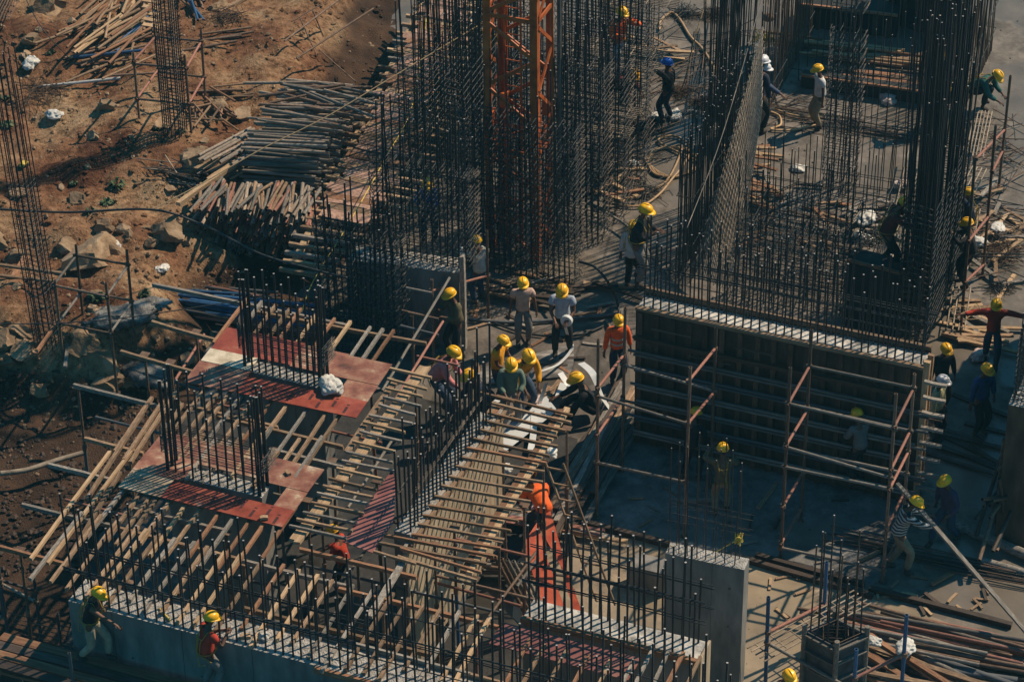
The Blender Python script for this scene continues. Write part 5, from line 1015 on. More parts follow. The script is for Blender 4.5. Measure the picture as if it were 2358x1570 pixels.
# ================================================================== RAMP DECK with joist ends
M['wood_ramp'] = mk('brown ramp board', [(.3, (.14, .08, .06)), (.55, (.32, .20, .15)), (.8, (.45, .34, .27))], ns=3, sc=(1, 1, 5), rnd=.5)
dk = []; NJ = 36
for k in range(NJ):
    t = k/(NJ-1); x = 985+(640-985)*t+R_.uniform(-8, 8); y = -60+(620+60)*t; p = P(x, y, 1.25); l_ = R_.uniform(1.9, 2.3) if t < .75 else R_.uniform(1.0, 1.5)
    o = plank('joist', p, p+hv(-17+R_.uniform(-2, 2))*l_, .065, .08, R_.choice(['wood_pale', 'wood_pale', 'wood', 'wood_grey'])); tag(o, 'joist whose pale end sticks out of the planked ramp', 'joist', 'joists of the planked ramp')
for k in range(54):
    t = k/53; x = 1060+(800-1060)*t+R_.uniform(-16, 16); y = -40+(500+40)*t; p = P(x, y, 1.32); l_ = R_.uniform(.9, 1.3); w__ = R_.uniform(.15, .24)
    o = plank('deck_board', p-AD*l_/2, p+AD*l_/2, w__, .03, R_.choice(['wood_ramp', 'wood_ramp', 'wood_red', 'wood_ramp', 'wood'])); tag(o, 'reddish board lying on the planked ramp', 'board', 'boards on the planked ramp')
for k, (x1, y1, x2, y2) in enumerate([(990, -20, 680, 600), (1060, -20, 770, 520)]): tag(plank('ramp_beam', P(x1, y1, 1.16), P(x2, y2, 1.16), .12, .1, 'wood_pale' if k == 0 else 'wood'), 'long beam under the '+('outer left' if k == 0 else 'middle')+' edge of the planked ramp', 'beam')
tag(plank('loose_board', P(984, 5, 1.2), P(950, 82, 1.2), .09, .04, 'wood_grey'), 'pale board lying loose across the top of the planked ramp', 'board')
s = MB(); s.slab([P(1110, -60, 1.05), P(1000, 170, 1.05), P(1062, 170, 1.05), P(1170, -60, 1.05)], .05); tag(s.make('ramp_sheet', M['ply_white']), 'pale sheet lying between the long bars at the top of the ramp', 'sheet')

b = MB(); mm = sorted({m_ for _, m_ in SP}); me = um('pipe', 'pipe', 'hollow'); vs_ = [v.co.copy() for v in me.vertices]; fs_ = [tuple(p.vertices) for p in me.polygons]; mi_ = [p.material_index for p in me.polygons]
for m4, m_ in SP:
    n0 = len(b.v); b.v += [tuple(m4 @ v) for v in vs_]; b.f += [tuple(n0+i for i in f) for f in fs_]; b.m += [mm.index(m_) if k == 0 else len(mm) for k in mi_]
tag(b.make('scaffold_pipe', [M[k] for k in mm]+[M['hollow']]), kind='stuff')
HAZE_D = .0004
# ================================================================== MISC
FAC = []
for k in range(12):
    rr_ = random.Random(k+50); FAC.append([(Vector((rr_.gauss(0, 1), rr_.gauss(0, 1), rr_.gauss(.3, .8))).normalized(), rr_.uniform(.45, .75)) for _ in range(11)])
def blob(name, c, size, mat, label, cat, seed=0, amp=.35, sub=3, squash=.6, group=None, kf=2.2, flatb=True):
    bm = bmesh.new(); bmesh.ops.create_icosphere(bm, subdivisions=sub, radius=1); sd = Vector((seed*3.1, seed*1.7, seed*.9))
    sx, sy = size if isinstance(size, tuple) else (size, size*.8); sz = (sx+sy)/2*squash; rz = Matrix.Rotation(seed*1.3, 3, 'Z')
    for v in bm.verts:
        n_ = v.co.copy(); f = 1+amp*noise.noise(n_*1.1+sd)+amp*.5*noise.noise(n_*kf+sd*2)+amp*.3*noise.noise(n_*kf*2+sd)
        if mat in ('sack', 'sack_pink'): f += .12-.42*abs(noise.noise(n_*2.1+sd))-.25*abs(noise.noise(n_*4.3+sd*2))
        q = Vector((n_.x*sx, n_.y*sy, n_.z*sz))*f
        if mat == 'stone':
            for dd_, tt_ in FAC[seed % 12]:
                e_ = n_.dot(dd_)*f-tt_
                if e_ > 0: q = Vector(((n_.x*f-dd_.x*e_)*sx, (n_.y*f-dd_.y*e_)*sy, (n_.z*f-dd_.z*e_)*sz))
        if flatb: q.z = max(q.z, -sz*.35)
        v.co = rz @ q
    me = bpy.data.meshes.new(name); bm.to_mesh(me); bm.free(); me.materials.append(M[mat])
    if mat != 'stone': me.polygons.foreach_set('use_smooth', [True]*len(me.polygons))
    o = ob(name, me, Matrix.Translation(c)); return tag(o, label, cat, group)
def PX(px, py, z=None): return PT(px, py) if z is None else P(px, py, z)
def stone(px, py, s, label, seed, z=None, sq=.75, group=None): 
    c = PX(px, py, z); return blob('boulder', c+Vector((0, 0, s*.15)), (s*1.25, s*.95), 'stone', label, 'rock', seed, .30, 3, sq, group, kf=1.6)
ST = [(110, 28, .42, 'big tan boulder at the top left corner above the white sack'), (385, 540, .28, 'pale boulder on the bank left of the pipe ledge'), (210, 595, .48, 'large tan slab boulder behind the two bay scaffold'), (255, 580, .34, 'dark boulder carrying a white sack behind the two bay scaffold'),
      (455, 380, .38, 'brown boulder left of the bent rods'), (557, 270, .22, 'upright ochre stone right of the scrap heap'), (500, 248, .24, 'grey stone behind the scrap heap'), (195, 795, .34, 'boulder right of the lower bar column foot'), (225, 845, .40, 'largest round boulder in front of the two bay scaffold'), (250, 885, .26, 'boulder lowest in front of the two bay scaffold'),
      (12, 785, .26, 'round cut looking stone at the left edge'), (48, 770, .24, 'stone beside the round one at the left edge'), (60, 810, .27, 'dark stone below the left edge stones'), (15, 830, .2, 'small stone lowest at the left edge'), (375, 290, .2, 'pale stone at the foot of the bar column'), (215, 318, .15, 'small block stone on the bare path'), (245, 248, .2, 'flat stone half buried on the upper bank'),
      (75, 95, .2, 'dark stone beside the white sack top left'), (180, 465, .2, 'stone by the green weeds on the slope'), (240, 525, .2, 'brown stone above the two bay scaffold'), (285, 535, .2, 'brown stone right above the two bay scaffold'), (40, 450, .17, 'stone right of the left bar column head'), (60, 130, .13, 'small stone below the white sack'), (310, 760, .16, 'stone beside the grey tarp'), (350, 560, .14, 'stone left of the pale boulder'), (150, 570, .2, 'stone left of the large slab boulder'),
      (500, 20, .2, 'pale flat stone at the top of the path'), (0, 560, .2, 'stone at the left edge halfway up'), (300, 880, .2, 'stone at the edge of the dark soil'), (430, 830, .16, 'stone under the jutting beams'), (90, 900, .2, 'dark clod on the edge of the soil pit'), (40, 600, .22, 'half buried stone left of the lower bar column')]
for k, (x, y, s_, lb) in enumerate(ST): stone(x, y, s_*1.05, lb, k+1)
for k in range(34):
    x, y = R_.uniform(0, 560), R_.uniform(10, 800); s_ = R_.uniform(.05, .13); stone(x, y, s_, 'loose fist to head sized stone lying on the rocky bank', 60+k, group='loose stones on the bank')
# rubble
b = MB(); ic = [(math.cos(t), math.sin(t), 0) for t in (0, 2.1, 4.2)]
def chip(b, c, s):
    bm = bmesh.new(); bmesh.ops.create_icosphere(bm, subdivisions=1, radius=s)
    for v in bm.verts: v.co *= R_.uniform(.55, 1.1); v.co.z *= .7
    b.add([v.co+c for v in bm.verts], [[v.index for v in f.verts] for f in bm.faces]); bm.free()
for k in range(5600):
    x, y = R_.uniform(-60, 880), R_.uniform(-40, 1250); p = PT(x, y)
    if tz(p.x, p.y) < .02: continue
    if noise.noise(p*.8) < R_.uniform(-.55, .25): continue
    chip(b, p, R_.choice((.012, .018, .02, .028, .04, .06))*R_.uniform(.7, 1.2))
o = b.make('rubble', M['stone']); tag(o, kind='stuff')
b = MB()
for k in range(1500):
    x, y = R_.uniform(850, 2358), R_.uniform(0, 1560); p = P(x, y, .0)
    if noise.noise(p*.6+Vector((3, 3, 3))) < R_.uniform(-.3, .45): continue
    chip(b, p, R_.choice((.01, .015, .02, .03, .045))*R_.uniform(.7, 1.1))
M['grit'] = mk('dark grit', [(.3, (.03, .03, .03)), (.6, (.12, .10, .085)), (.8, (.3, .28, .25))], ns=3, coord='World')
tag(b.make('floor_grit', M['grit']), kind='stuff')
# clods in the dark soil
b = MB()
for k in range(3000):
    x, y = R_.uniform(-60, 420), R_.uniform(850, 1330); p = PT(x, y)
    if noise.noise(p*1.3) < R_.uniform(-.5, .3): continue
    chip(b, p, R_.choice((.015, .025, .03, .04, .05, .08))*R_.uniform(.7, 1.2))
M['clod'] = mk('dark soil clod', [(.3, (.03, .02, .015)), (.6, (.075, .045, .03)), (.8, (.15, .095, .06))], ns=3, coord='World')
tag(b.make('soil_clods', M['clod']), kind='stuff')
b = MB()
for k in range(4200):
    x, y = R_.uniform(-60, 880), R_.uniform(-40, 860); p = PT(x, y)
    if tz(p.x, p.y) < .02 or noise.noise(p*.9+Vector((9, 1, 0))) < R_.uniform(-.35, .3): continue
    chip(b, p, R_.choice((.015, .02, .03, .045, .07, .09))*R_.uniform(.7, 1.2))
tag(b.make('earth_clods', M['dirt']), kind='stuff')
# sacks
def sack(px, py, z, s, label, seed, mat='sack', sq=.55): c = PX(px, py, z); return blob('sack', c+Vector((0, 0, s*.2)), (s, s*.7), mat, label, 'sack', seed, .34, 4, sq, kf=2.0)
SA = [(70, 150, None, .24, 'white sack dumped on the upper left bank', 'sack'), (255, 567, None, .20, 'white tied sack on the dark boulder', 'sack'), (373, 622, None, .16, 'crumpled white bag at the end of the dark pipes', 'sack'), (762, 895, 3.1, .27, 'white sack lying on the upper red collar', 'sack'), (1512, 272, 0, .18, 'white bag at the feet of the blue helmeted worker', 'sack'),
      (1553, 270, 0, .22, 'flat white bag behind the feet of the blue helmeted worker', 'sack'), (1455, 380, 0, .16, 'dirty white bag left of the hose coil', 'sack'), (1995, 508, .3, .25, 'upper white sack behind the formwork', 'sack'), (1988, 553, .25, .22, 'lower white sack seen through bars behind the formwork', 'sack'), (2075, 426, .1, .18, 'white and red bag beside the pale bar ladder', 'sack_pink'),
      (2043, 232, 0, .26, 'pinkish sack on the slab near the top right', 'sack_pink'), (1838, 392, 0, .17, 'crumpled white bag among the thin open bars', 'sack'), (2297, 532, .1, .22, 'white sack in the litter at the right edge', 'sack'), (2248, 560, .2, .22, 'white and blue bag beside the black clad worker', 'sack'), (2258, 823, 0, .22, 'pinkish round sack in front of the red shirted worker', 'sack_pink'),
      (1268, 1042, 1.6, .17, 'white cloth bundle at the edge of the walkway', 'sack'), (1228, 1195, .4, .18, 'white bag on the boards below the orange clad worker', 'sack'), (1235, 1170, .5, .12, 'small white and red bag on the boards', 'sack_pink'), (2008, 1478, .8, .16, 'white bag behind the column shutter at bottom right', 'sack'), (2085, 1495, .7, .22, 'pale sack on the pipes at bottom right', 'sack'),
      (606, 1466, 3.03, .12, 'crumpled grey white bag on top of the near wall', 'sack'), (1155, 1085, .1, .2, 'striped cloth bundle below the walkway', 'sack'), (1235, 925, .1, .16, 'dull sack between the sage and black clad workers', 'sack_pink'), (125, 268, None, .2, 'torn pale bag half buried on the upper bank', 'sack'), (55, 380, None, .11, 'small yellow green bag by the left bar column', 'rope_y'), (1855, 185, 0, .15, 'bluish bag near the pointing worker', 'sack')]
for k, (x, y, z, s_, lb, m_) in enumerate(SA): sack(x, y, z, s_, lb, k+1, m_)
blob('tarp', PT(262, 735), (.75, .35), 'tarp', 'crumpled grey tarpaulin on the bank beside the two bay scaffold', 'tarp', 5, .6, 4, .35, kf=4); blob('tarp', PT(320, 850), (.6, .4), 'tarp', 'second crumpled tarp below the first near the jutting beams', 'tarp', 9, .7, 4, .25, kf=5); blob('tarp', PT(330, 700), (.5, .2), 'tarp', 'pale fold of tarp reaching the dark pipes', 'tarp', 12, .6, 4, .3, kf=5)
blob('tarp', P(845, 430, 1.1), (.55, .35), 'tarp', 'crumpled torn tarp between the ramp and the bar cages', 'tarp', 3, .7, 4, .4, kf=5)
# wire tangles
def tangle(px, py, z, s, label, seed, n_=26, mat='wire'):
    rr = random.Random(seed); c = PX(px, py, z); b = MB()
    for k in range(n_):
        q = [c+Vector((rr.gauss(0, s), rr.gauss(0, s), abs(rr.gauss(0, s*.4)))) for _ in range(5)]; b.tube(q, .0065, 4, caps=False)
    tag(b.make('wire_tangle', M[mat]), label, 'wire tangle')
for k, (x, y, z, s_, lb, m_) in enumerate([(1575, 35, 0, .20, 'dark wire tangle at the top left of the wet slab', 'cable'), (1645, 40, 0, .22, 'rusty wire tangle at the top of the wet slab', 'wire'), (1570, 215, 0, .18, 'round brown wire tangle left of the bar bundle', 'wire'), (1618, 240, 0, .16, 'dark wire tangle right of the bar bundle', 'wire'), (1480, 455-10, 0, .25, 'black wire tangle behind the hose end', 'cable'),
    (520, 45, None, .22, 'red brown wire tangle on the path at the top', 'wire'), (95, 215, None, .30, 'dry brush tangle on the upper left bank', 'wire'), (2310, 585, .1, .25, 'rusty wire heap in the litter at the right edge', 'wire'), (1480, 300, 0, .22, 'dark scrap wire at the feet of the blue helmeted worker', 'cable'), (1775, 62, 1.2, .01, 'x', 'wire'), (2305, 665, 0, .16, 'spiky dark wire bunch above the red shirted worker', 'cable'), (1760, 95, .4, .16, 'yellow rope net hanging left of the rusty bars', 'rope_y'), (2010, 560, .5, .22, 'curved bars over the lower white sack', 'cable')]):
    if lb != 'x': tangle(x, y, z, s_, lb, k, mat=m_)
blob('float_ball', P(1769, 42, .6), (.13, .13), 'pipe', 'round brown float ball at the top right of the inclined mat', 'ball', 2, .05, 3, 1)
# hose
def curve(pts_px, z, n=10):
    pts = [P(x, y, z if not isinstance(z, list) else z[i]) for i, (x, y) in enumerate(pts_px)]; out = []
    for i in range(len(pts)-1):
        p0, p1, p2, p3 = pts[max(i-1, 0)], pts[i], pts[i+1], pts[min(i+2, len(pts)-1)]
        for k in range(n):
            t = k/n; out.append(.5*((2*p1)+(p2-p0)*t+(2*p0-5*p1+4*p2-p3)*t*t+(3*p1-p0-3*p2+p3)*t**3))
    return out+[pts[-1]]
def hose(pts, z, r, mat, label, cat, name=None, n=10): b = MB(); b.tube(curve(pts, z, n), r, 6); return tag(b.make(name or cat.replace(' ', '_'), M[mat], None, True), label, cat)
hose([(1518, 70), (1522, 48), (1545, 30), (1565, 45), (1590, 85), (1615, 110), (1635, 140), (1645, 165), (1638, 205), (1632, 245), (1634, 275)], [0.05]*11, .032, 'hose', 'thick ochre hose curving over the wet slab by the blue helmeted worker', 'hose')
hose([(1661, -20), (1656, 60), (1652, 110), (1648, 160), (1640, 200)], [2.5, 1.6, 1.0, .5, .1], .022, 'hose', 'thin ochre hose hanging down from the top edge', 'hose')
cx, cy = 1548, 372; cc = []
for k in range(58):
    t = k/12*2*math.pi/1.25; cc.append((cx+58*math.cos(t)*(1+.06*math.sin(k*1.7))+5*math.sin(k*.9), cy+34*math.sin(t)*(1+.06*math.cos(k*1.3))))
cc = [(1590, 335), (1560, 315), (1530, 315), (1520, 330)]+cc+[(1540, 410), (1500, 440), (1460, 455), (1395, 458)]
hose(cc, .05, .026, 'hose', 'large coil of ochre hose on the wet slab', 'hose', n=5)
hose([(1592, 350), (1570, 385), (1545, 415), (1515, 450), (1470, 475), (1395, 468)], .06, .026, 'hose', 'ochre hose end sweeping left from the coil', 'hose')
hose([(1786, 252), (1812, 262), (1850, 270), (1880, 268)], .04, .024, 'hose', 'ochre hose behind the worker in the checked shirt', 'hose')
hose([(1775, 258), (1795, 268), (1797, 288), (1775, 298), (1820, 300), (1870, 290), (1890, 285)], .05, .024, 'hose', 'ochre hose looping at the feet of the checked shirt worker', 'hose')
hose([(1334, 603), (1370, 615), (1400, 650), (1420, 690), (1426, 725)], [.9, 1.0, .8, .4, .3], .028, 'cable', 'dark hose arching in front of the formwork corner', 'hose')
hose([(1392, 487), (1430, 510), (1450, 525)], .2, .026, 'pipe_grey', 'pale twin hose running to the black clad worker', 'hose')
hose([(1070, 735), (1180, 742), (1300, 735), (1430, 722)], .06, .035, 'pipe_dk', 'long dark blue grey pipe lying behind the two standing centre workers', 'pipe')
hose([(1130, 740), (1200, 765), (1280, 775), (1340, 770), (1390, 750)], .05, .022, 'cable', 'black hose snaking past the feet of the centre workers', 'hose')
hose([(-30, 480), (150, 489), (350, 483), (470, 520), (600, 585), (720, 620), (800, 640)], [3.2, 3.1, 3.2, 2.9, 2.6, 2.4, 2.3], .022, 'cable', 'black cable hanging across the left bank', 'cable')
hose([(350, 483), (470, 420), (600, 345), (750, 270), (900, 180), (1100, 60)], [3.2, 3.2, 3.3, 3.4, 3.5, 3.6], .012, 'rope', 'sisal rope rising from the black cable to the bar cages', 'rope')
hose([(-30, 745), (130, 744), (300, 730), (500, 700), (640, 680)], [3.0]*5, .010, 'cable', 'thin black wire strung low across the left bank', 'cable')
hose([(60, 0), (100, 70), (160, 135)], [2.2, 2.0, 1.4], .010, 'cable', 'thin wire slanting at the top left corner', 'wire')
hose([(1753, 0), (1700, 190), (1650, 350), (1582, 525)], [3.6, 3.4, 3.2, 3.0], .009, 'pipe_grey', 'pale rope stretched steeply along the dark bar row', 'rope')
hose([(1630, -10), (1600, 90), (1575, 190), (1552, 240)], [2.4, 1.8, 1.0, .2], .014, 'rope', 'pale rod leaning over the wet slab behind the blue helmeted worker', 'rod')
hose([(985, 20), (950, 240), (890, 360), (800, 520), (720, 650), (695, 720)], [2.0, 2.0, 1.9, 1.8, 1.6, 1.4], .010, 'rope_y', 'thin yellow rope running down the planked ramp', 'rope')
hose([(2358, 585), (2200, 583), (2250, 590), (2358, 592)], .6, .012, 'cable', 'black cable in the litter at the right edge', 'cable')
hose([(0, 1090), (60, 1082), (130, 1060), (200, 1040)], .35, .05, 'mat', 'bundle of tan rods arching over the dark soil', 'rods')
hose([(2185, 712), (2215, 705), (2240, 720), (2225, 735), (2260, 730), (2250, 700), (2230, 715), (2195, 728)], .9, .010, 'rope', 'pale rope tangle at the foot of the tallest bar cage', 'rope')
hose([(1545, 1255), (1600, 1300), (1650, 1270), (1702, 1240)], [2.62, 2.45, 2.6, 2.9], .008, 'rope_y', 'yellow cord sagging along the free standing pier', 'cord')
# black edge boards / step line in the yard
for k, (x1, y1, x2, y2, lb) in enumerate([(1724, 1290, 2010, 1372, 'black board line along the slab edge right of the pier'), (1345, 1203, 1545, 1255, 'black board line along the slab edge left of the pier'), (2000, 1355, 2330, 1440, 'black board line continuing to the right edge'), (1740, 1278, 1990, 1345, 'second thin board behind the slab edge line')]):
    tag(plank('edge_board', P(x1, y1, .05), P(x2, y2, .05), .10, .10, 'wood_dark'), lb, 'board')
# white plastic strips
def strip(px, z, w_, label, arch=None):
    pts = curve(px, z, 8); b = MB(); V = []
    for i, p in enumerate(pts):
        d_ = (pts[min(i+1, len(pts)-1)]-pts[max(i-1, 0)]).normalized(); s_ = d_.cross(Vector((0, 0, 1))); s_ = (s_.normalized() if s_.length > .05 else AD)*w_/2; V += [p-s_, p+s_, p+s_-Vector((0, 0, .004)), p-s_-Vector((0, 0, .004))]
    F = [(i*4+k, i*4+(k+1) % 4, i*4+4+(k+1) % 4, i*4+4+k) for i in range(len(pts)-1) for k in range(4)]; b.add(V, F+[(0, 1, 2, 3)]); return tag(b.make('plastic_strip', M['strip'], None, False), label, 'strip')
strip([(1300, 745), (1308, 775), (1318, 800), (1290, 835), (1258, 850), (1240, 855)], [1.0, .5, .2, .15, .3, .5], .06, 'long white tape running from the roll down over the floor')
strip([(1338, 835), (1365, 860), (1385, 910), (1412, 952)], [.9, 1.0, .6, .2], .14, 'wide white strip arching over the boards right of the sitting worker')
strip([(1290, 858), (1305, 880), (1313, 892)], [.4, .3, .2], .12, 'short white strip behind the sitting worker')
strip([(1258, 882), (1250, 905), (1243, 925)], [.9, .6, .3], .09, 'white strip held down from the stooping worker')
strip([(1230, 950), (1228, 1000), (1222, 1035)], [.15, .15, .15], .12, 'white strip lying under the walkway battens')
strip([(1143, 920), (1120, 955)], [.3, .3], .18, 'short white strip behind the plank walkway')
for k, (q, lb) in enumerate([([(1258, 912), (1284, 945), (1165, 1038), (1128, 1010)], 'broad white plastic sheet lying under the walkway battens'), ([(1290, 880), (1278, 912), (1300, 912), (1306, 884)], 'small white sheet beside the sitting worker')]):
    s = MB(); s.slab([P(x, y, .14) for x, y in q][::-1], .006); tag(s.make('plastic_sheet', M['strip']), lb, 'sheet')
s = MB(); hx = P(1305, 738, 1.0)
roll = root('tape_roll', 'white roll of tape held by the worker in the light blue shirt', 'roll', hx); s = MB(); s.tube([hx-BD*.04, hx+BD*.04], .115, 18); s.make('tape_winding', M['strip'], roll, False); s = MB(); s.tube([hx-BD*.045, hx+BD*.045], .035, 12); s.make('core', M['wood'], roll)
# steel floor plates under the centre workers
for k, (q, m_, lb) in enumerate([([(1095, 885), (1320, 865), (1322, 790), (1110, 845)], 'floor_dk', 'dark stained sheet lying under the feet of the centre workers'), ]):
    s = MB(); s.slab([P(x, y, .05) for x, y in q], .03); tag(s.make('floor_sheet', M['plate']), lb, 'sheet') if M.setdefault('plate', mk('smeared grey sheet', [(.35, (.05, .05, .052)), (.5, (.13, .125, .12)), (.65, (.3, .29, .27))], ns=1.6, sc=(1, 3, 1), coord='World', rough=.5)) else 0
M['ply_sunlit'] = mk('sun brightened red film plywood', [(.3, (.25, .04, .02)), (.5, (.40, .07, .03)), (.7, (.48, .13, .06))], ns=3, coord='World', rough=.5)  # brighter red, sunlight on the leaning sheets put into the colour
# leaning red sheets
for k, (q, lb) in enumerate([([(1263, 1160, 1.7), (1247, 1222, 1.3), (1290, 1300, .9), (1322, 1408, .2), (1345, 1420, .15), (1308, 1320, .8)], 'red plywood sheet leaning on end, the right one of two'), ([(1238, 1200, 1.5), (1205, 1250, 1.2), (1247, 1385, .2), (1300, 1398, .1), (1262, 1290, .9)], 'red plywood sheet leaning on end, the left one of two')]):
    s = MB(); f = [P(x, y, z*.35+.35) for x, y, z in q]; nrm = (f[2]-f[0]).cross(f[1]-f[0]).normalized()*.018; n_ = len(f)
    s.add(f+[p+nrm for p in f], [tuple(range(n_)), tuple(range(2*n_-1, n_-1, -1))]+[(i, n_+i, n_+(i+1) % n_, (i+1) % n_) for i in range(n_)]); tag(s.make('plywood_sheet', M['ply_sunlit']), lb, 'plywood sheet')
# ladders and mats
def ladder(name, A_, B_, wv, n_, r, mat, label, cat='ladder', rails=2):
    rt = root(name, label, cat, Vector((A_.x, A_.y, min(A_.z, B_.z))))
    for k in range(rails): o_ = wv*(k/(rails-1)-.5); rod('rail' if rails == 2 else 'long_bar', A_+o_, B_+o_, r, mat, rt)
    for k in range(n_): c = A_.lerp(B_, (k+.5)/n_); rod('rung' if rails == 2 else 'cross_bar', c-wv*.52, c+wv*.52, r*.8, mat, rt)
    return rt
ladder('bamboo_ladder', P(1395, 1388, .2), P(1275, 1062, 2.4), AD*.34, 9, .022, 'wood', 'wooden ladder leaning from the floor up to the plank walkway')
MAT = [((1740, 1507), (1986, 1373), .9, 5, 7, 'flat tan bar grid lying behind the column shutter at the bottom right', .42), ((2115, 350), (2072, 540), .3, 4, 12, 'pale bar ladder standing under the maroon shirted worker, upper piece', .42), ((2072, 560), (2020, 740), .3, 4, 9, 'pale bar ladder standing under the maroon shirted worker, lower piece', .38),
       ((2265, 255), (2243, 360), .3, 6, 7, 'pale bar grid under the squatting green worker', .36), ((2250, 385), (2222, 440), .3, 5, 4, 'second pale bar grid below the squatting green worker', .4), ((2240, 480), (2205, 640), .3, 4, 9, 'pale bar grid beside the black clad worker', .3), ((2215, 660), (2200, 760), .2, 4, 6, 'pale bar grid at the foot of the tallest bar cage', .34)]
for (x1, y1), (x2, y2), z, rails, n_, lb, w_ in MAT:
    A_, B_ = P(x1, y1, z), P(x2, y2, z); d_ = (B_-A_).normalized(); wv = Vector((-d_.y, d_.x, 0))*w_; ladder('bar_grid', A_, B_, wv, n_, .014, 'mat', lb, 'bar grid', rails)
RK = [(1350, 95, .75), (1480, 128, .55), (1330, 150, .8), (1485, 148-30, .6), (1470, 152, .7), (1345, 120, .8), (1425, 255, .6), (1430, 15, .9), (1410, 310-10, .4), (1520, 20-18, .5)]
for k, (x, y, z) in enumerate(RK):
    z += 1.5
    A_ = P(x-50, y-6, z); B_ = P(x+45, y+8, z); ladder('bar_rack', A_, B_, BD*.42, 2, .012, 'mat', 'pale rack of parallel bars lying level between the far bar cages', 'bar rack', 7)
    for o in [bpy.context.scene.collection.objects[-1]]: pass
for o in COL.objects:
    if o.name.startswith('bar_rack') : o['group'] = 'racks between the far cages'
# dark shutter boxes
M['black'] = mk('black shutter face', [(.3, (.01, .014, .016)), (.7, (.025, .028, .03))], ns=2, coord='World', rough=.8)
def shutter(label, px_a, px_c, depth, z1, z0=0, mat='ply_dark', studs=True):
    a, c = P(*px_a, z1), P(*px_c, z1); rt = root('shutter_box', label, 'shutter', Vector((a.x, a.y, z0))); b = MB(); d, n = wall_box(b, a, c, depth, z0, z1); b.make('panel', M[mat], rt); L = (c-a).length
    plank('top_timber', Vector((a.x, a.y, z1+.02)), Vector((c.x, c.y, z1+.02)), .06, .05, 'wood_red', rt)
    if studs:
        x = .1
        while x < L: plank('stud', Vector((a.x, a.y, z0))+d*x-n*.04, Vector((a.x, a.y, z1-.03))+d*x-n*.04, .05, .08, 'wood_dark', rt, up=d); x += .32
    return rt
shutter('black shutter box behind the tan poles at the top right', (1843, 12), (2066, 38), .7, .55, mat='black')
shutter('tall black shutter wall at the top edge right', (2072, -372), (2235, -335), .6, 4.6, mat='black')
shutter('dark box with grey lid behind the right part of the formwork wall', (1950, 600), (2078, 632), .5, 1.5, mat='black', studs=False)
shutter('dark grey kerb block below the tan poles near the top right', (1845, 175), (2135, 215), .3, .3, mat='black', studs=False)
# column shutter bottom right
z1 = 1.55; q = [P(1866, 1452, z1), P(1925, 1490, z1)]; aX = hv(-48); bX = hv(37)
o0 = P(1925, 1490, z1); rt = root('column_shutter', 'square dark steel column shutter with bars rising from it at bottom right', 'column shutter', Vector((o0.x, o0.y, 0)))
LA, LB = .62, .62; e0 = Vector((o0.x, o0.y, 0)); dA = -hv(-42); dB = hv(32)
cor = [e0, e0+dB*LB, e0+dB*LB+dA*LA, e0+dA*LA]
for k in range(4):
    A_, B_ = cor[k], cor[(k+1) % 4]; b = MB(); wall_box(b, A_, B_, .02, .02, z1, 0, -1 if False else 1); b.make('steel_panel', M['pipe_dk'], rt)
    dd_ = (B_-A_).normalized(); nn_ = Vector((dd_.y, -dd_.x, 0))
    for z in (.15, .5, .85, 1.2, 1.5): plank('rib', A_+Vector((0, 0, z))+nn_*.03, B_+Vector((0, 0, z))+nn_*.03, .05, .03, 'pipe_grey', rt)
    rod('corner_post', A_+nn_*.02, A_+nn_*.02+Vector((0, 0, z1+.14)), .045, 'pipe_grey', rt)
cen = (cor[0]+cor[2])/2; hs_ = [2.6, 2.2, 2.9, 2.5, 1.9, 2.7, 2.3, 3.0, 2.05, 2.75, 1.7, 2.4]; k = 0
for i in range(4):
    for j in range(4):
        if i in (1, 2) and j in (1, 2): continue
        p = cor[0]+dB*(.08+LB*.28*i)+dA*(.08+LA*.28*j)+Vector((0, 0, .8)); rod('column_bar', p, p+Vector((R_.uniform(-.04, .04), R_.uniform(-.04, .04), hs_[k])), .014, 'rebar_rust' if k % 3 == 0 else 'rebar', rt, 'cut'); k += 1
for z in frange(1.0, 1.6, .07):
    b = MB(); c4 = [cor[0]+dB*x+dA*y+Vector((0, 0, z)) for x, y in ((.06, .06), (.56, .06), (.56, .56), (.06, .56), (.06, .06))]
    for i in range(4): b.tube([c4[i], c4[i+1]], .006, 4)
    b.tube([(c4[0]+c4[1])/2, (c4[1]+c4[2])/2, (c4[2]+c4[3])/2, (c4[3]+c4[0])/2, (c4[0]+c4[1])/2], .006, 4); b.make('stirrup', M['rebar_rust'], rt)
